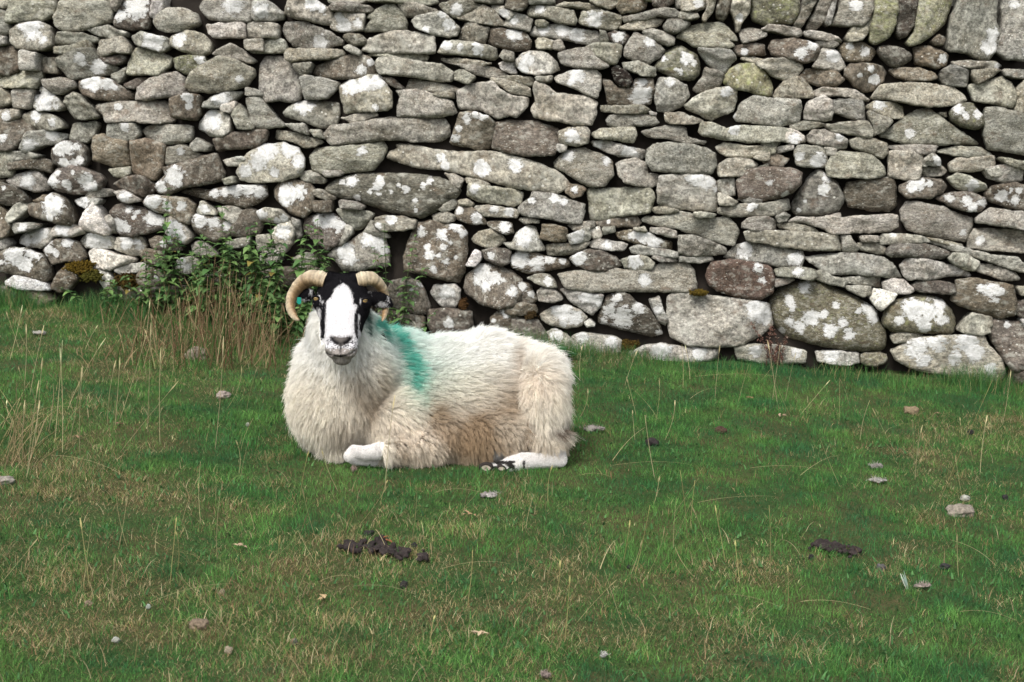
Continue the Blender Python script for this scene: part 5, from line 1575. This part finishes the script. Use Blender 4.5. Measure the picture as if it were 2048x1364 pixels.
for args in [
    ('field_stone', 'tan rounded stone in the grass left of the neck of the ram', 'stone', 392, 708, 40, 26, (.45, .33, .25)),
    ('field_stone', 'small pinkish stone half way between ram and seeding stems', 'stone', 446, 791, 30, 15, (.52, .38, .33)),
    ('field_stone', 'brown stone in the lower left turf, darker underneath', 'stone', 398, 1250, 40, 20, (.36, .24, .17)),
    ('field_stone', 'flat tan stone lying in the turf at far right', 'stone', 1918, 1023, 55, 22, (.42, .32, .26)),
    ('field_stone', 'little pale stone just behind the flat tan one', 'stone', 1930, 998, 20, 11, (.55, .48, .42)),
    ('field_stone', 'buff stone in the grass below the wall at upper right', 'stone', 1822, 822, 28, 16, (.36, .24, .15)),
    ('field_stone', 'pale tan stone at the left edge under the straw tussock', 'stone', 8, 962, 44, 16, (.48, .38, .33)),
    ('pebble', 'round buff pebble near the bottom edge, left', 'pebble', 457, 1304, 17, 13, (.45, .33, .24)),
    ('pebble', 'white pebble beside the brown stone in the lower left turf', 'pebble', 232, 1284, 16, 11, (.62, .55, .48)),
    ('pebble', 'tiny white pebble in the dark turf of the lower left', 'pebble', 297, 1217, 11, 9, (.62, .60, .52)),
    ('pebble', 'small brown pebble in the green turf at far lower left', 'pebble', 178, 1210, 15, 9, (.34, .23, .16)),
    ('pebble', 'grey pebble right of the brown stone in the lower left turf', 'pebble', 588, 1286, 15, 11, (.38, .32, .26)),
    ('pebble', 'pale pebble left of the neck of the ram', 'pebble', 495, 851, 8, 7, (.60, .55, .45)),
    ('pebble', 'tan pebble above the brown stone in the lower left turf', 'pebble', 444, 1188, 14, 10, (.45, .33, .22)),
    ('pebble', 'grey pebble left of the white feather', 'pebble', 1762, 1137, 20, 14, (.17, .14, .14)),
    ('dropping', 'single dark dropping right of the ram', 'sheep dung', 1304, 885, 27, 17, (.060, .042, .042)),
    ('dropping', 'reddish brown dropping beside a bleached straw, right of the ram', 'sheep dung', 1441, 862, 25, 13, (.10, .055, .035)),
    ('dropping', 'small dark dropping in the turf at right edge', 'sheep dung', 2010, 996, 13, 10, (.05, .04, .04)),
    ('dropping', 'dark dropping close below the wall at right', 'sheep dung', 1941, 866, 13, 9, (.05, .04, .04)),
    ('dropping', 'dark dropping just behind the large dung heap', 'sheep dung', 738, 1070, 18, 12, DUNG),
    ('dropping', 'small dark dropping at the right end of the large dung heap', 'sheep dung', 829, 1094, 12, 10, DUNG),
    ('dropping', 'dark dropping at the left end of the smaller dung heap', 'sheep dung', 1622, 1116, 12, 10, DUNG),
    ('dropping', 'lone dark dropping below the large dung heap', 'sheep dung', 808, 1172, 17, 15, DUNG),
    ('dropping', 'dark dropping in turf left of the right hand dung heap', 'sheep dung', 1258, 1137, 9, 8, DUNG),
    ('dropping', 'dull dark dropping right of the right hand dung heap', 'sheep dung', 1890, 1135, 22, 12, (.06, .05, .05)),
    ]:
    lump(*args)

def dung_heap(label, blobs):
    c_u = np.mean([q[0] for q in blobs]); c_v = np.mean([q[1] for q in blobs]); b0 = ground_at(c_u, c_v); s_ = Soup()
    sm = ico_arrays(3)
    for (u_, v_, w_, h_, n) in blobs:
        for k in range(int(n * 2.2)):
            q = ground_at(u_ + rng.normal(0, .32) * w_, v_ + rng.normal(0, .30) * h_); r_ = rng.uniform(.005, .0115)
            Vl = sm[0] * (1 + (fbm(sm[0], 2.5, int(rng.integers(1e5)), 2) - .5)[:, None] * .7) * r_ * rng.uniform(.7, 1.3, 3)
            s_.add(Vl + q + (0, 0, r_ * rng.uniform(.2, 1.2) + .012), sm[1])
        q = ground_at(u_, v_); s_.add(sm[0] * (w_ * .5 * q[1] / F, h_ * .9 * q[1] / F, .006) + q + (0, 0, .010), sm[1])
    V, Q, T = s_.remesh(.0035, .4, 2); V = V + (np.stack([noise(V, 120, k) for k in (1, 2, 3)], 1) - .5) * .006
    tint = np.array([.024, .018, .017]) * (.5 + fbm(V, 40, 3, 2)[:, None])
    o = mesh_np('dung_heap', V - b0, Q, lumpm, True, dict(tint=tint)); o.location = b0
    tag(o, label, 'sheep dung')
dung_heap('long heap of dark sheep dung in the turf in front of the ram', [(708, 1104, 38, 18, 26), (755, 1104, 40, 18, 16), (785, 1112, 36, 12, 9), (806, 1118, 22, 14, 10), (846, 1123, 18, 12, 9), (762, 1090, 16, 10, 5)])
dung_heap('smaller dark heap of sheep dung in the turf at lower right', [(1638, 1098, 36, 14, 16), (1672, 1104, 40, 12, 12), (1706, 1110, 26, 16, 5)])

# tufts of shed wool and a feather
def wool_tuft(label, u_, v_, w_, h_, col=(.70, .67, .62), n=420):
    b0 = ground_at(u_, v_ + h_ * .3); sc = b0[1] / F; st = Strips(); sm = ico_arrays(3)
    for k in range(7):
        p0 = rng.normal(0, .22, 3) * np.array([w_, w_ * .5, 0]) * sc + (0, 0, .014); sd_ = int(rng.integers(1e5))
        Vl = sm[0] * (1 + (fbm(sm[0], 2.2, sd_, 3) - .5)[:, None] * 2.0) * np.array([w_ * .26, w_ * .22, h_ * .38]) * sc * rng.uniform(.5, 1.15); st.add(Vl + p0, sm[1].tolist(), np.array(col) * rng.uniform(.38, .72))
    for k in range(n // 5):
        p0 = rng.normal(0, .26, 3) * np.array([w_, w_ * .5, h_ * .5]) * sc; p0[2] = abs(p0[2]) + .016
        d_ = rng.normal(0, 1, 3); d_[2] = abs(d_[2]) * .3; d_ /= np.linalg.norm(d_); l_ = rng.uniform(.008, .026) * (w_ / 30) ** .5
        pth = bent(p0, p0 + d_ * l_, rng.uniform(0, .010)); V, Fs = stem_strip(pth[::3], .0008, .0004); st.add(V, Fs, np.array(col) * rng.uniform(.40, .75))
    tri = [f for f in st.f if len(f) == 3]; qd = [f for f in st.f if len(f) == 4]
    o = mesh_np('wool_tuft', np.array(st.v), [np.array(tri), np.array(qd)], grass_mat, True, dict(tint=np.array(st.c))); o.location = b0; tag(o, label, 'wool')
wool_tuft('ragged grey-white wool tuft on the grass just right of the rump', 1184, 859, 38, 14, (.52, .47, .43))
wool_tuft('white wool tuft in the middle of the right hand turf', 1750, 935, 22, 12, (.60, .55, .52))
wool_tuft('flat white wool scrap below the tuft in the right hand turf', 1754, 965, 34, 6)
wool_tuft('two small white wool scraps in front of the hooves of the ram', 985, 993, 24, 12, (.66, .60, .58), 220)
wool_tuft('white wool scrap near the bottom edge, right of the middle', 1209, 1319, 14, 9, (.75, .73, .70), 160)
wool_tuft('brown and white wool scrap at the bottom edge', 1088, 1356, 20, 12, (.45, .36, .32), 200)
wool_tuft('pale wool scrap right of the white feather', 1846, 1177, 26, 7, (.62, .52, .46), 200)
wool_tuft('pale wool tuft at the base of the wall at far left', 78, 668, 22, 9, (.66, .64, .58), 160)
wool_tuft('tan wool scrap in front of the knee of the ram', 708, 940, 12, 16, (.40, .30, .25), 160)
b0 = ground_at(1808, 1182); st = Strips()
for q in (-1, 1):
    leaf(st, np.array([.012, .002, .004]), (-.35 + .10 * q, .05, 1.0), .064, .012, np.array([.50, .60, .54]), -.1 * q)
V, Fs = stem_strip(bent((-.014, 0, .060), (.012, 0, 0), .0), .0014, .0012); st.add(V, Fs, np.array([.7, .72, .66]))
leaf(st, np.array([.012, .002, .004]), (-.35, .05, 1.0), .060, .016, np.array([.62, .72, .66]), .0)
o = st.build('feather'); o.location = b0; tag(o, 'small white feather standing in the turf at lower right', 'feather')
# dead leaf shards
for (u_, v_, lab, col) in [(770, 1083, 'orange dead leaf on the large dung heap', (.36, .13, .055)), (1500, 797, 'brown dead leaf below the dock stalks', (.30, .18, .10)), (1562, 834, 'pale brown leaf shard on the turf below the dock', (.48, .34, .24)),
    (650, 1202, 'split straw-coloured leaf in the lower middle turf', (.55, .40, .22)), (240, 852, 'curled reddish leaf among the seeding stems at left', (.30, .17, .12)), (158, 880, 'brown curled leaf beside the straw tussock', (.34, .21, .13)),
    (480, 1098, 'broad bleached leaf litter in the left foreground turf', (.52, .38, .25)), (940, 1033, 'small tan leaf in front of the belly of the ram', (.45, .28, .16)), (1875, 830, 'tan leaf litter below the wall at far right', (.40, .28, .18)),
    (960, 1276, 'pale twiggy leaf near the bottom edge, middle', (.55, .42, .28)), (1105, 700, 'brown leaf against the wall behind the rump', (.22, .12, .07))]:
    b0 = ground_at(u_, v_ + 4); st = Strips()
    for k in range(5):
        a_ = rng.uniform(0, 6.28); leaf(st, rng.normal(0, .008, 3) * (1, 1, 0) + (0, 0, .018), (math.cos(a_), math.sin(a_), rng.uniform(.1, .7)), rng.uniform(.018, .036), .006, np.array(col) * rng.uniform(.55, .95), .3)
    o = st.build('dead_leaf', leafm); o.location = b0; tag(o, lab, 'leaf')
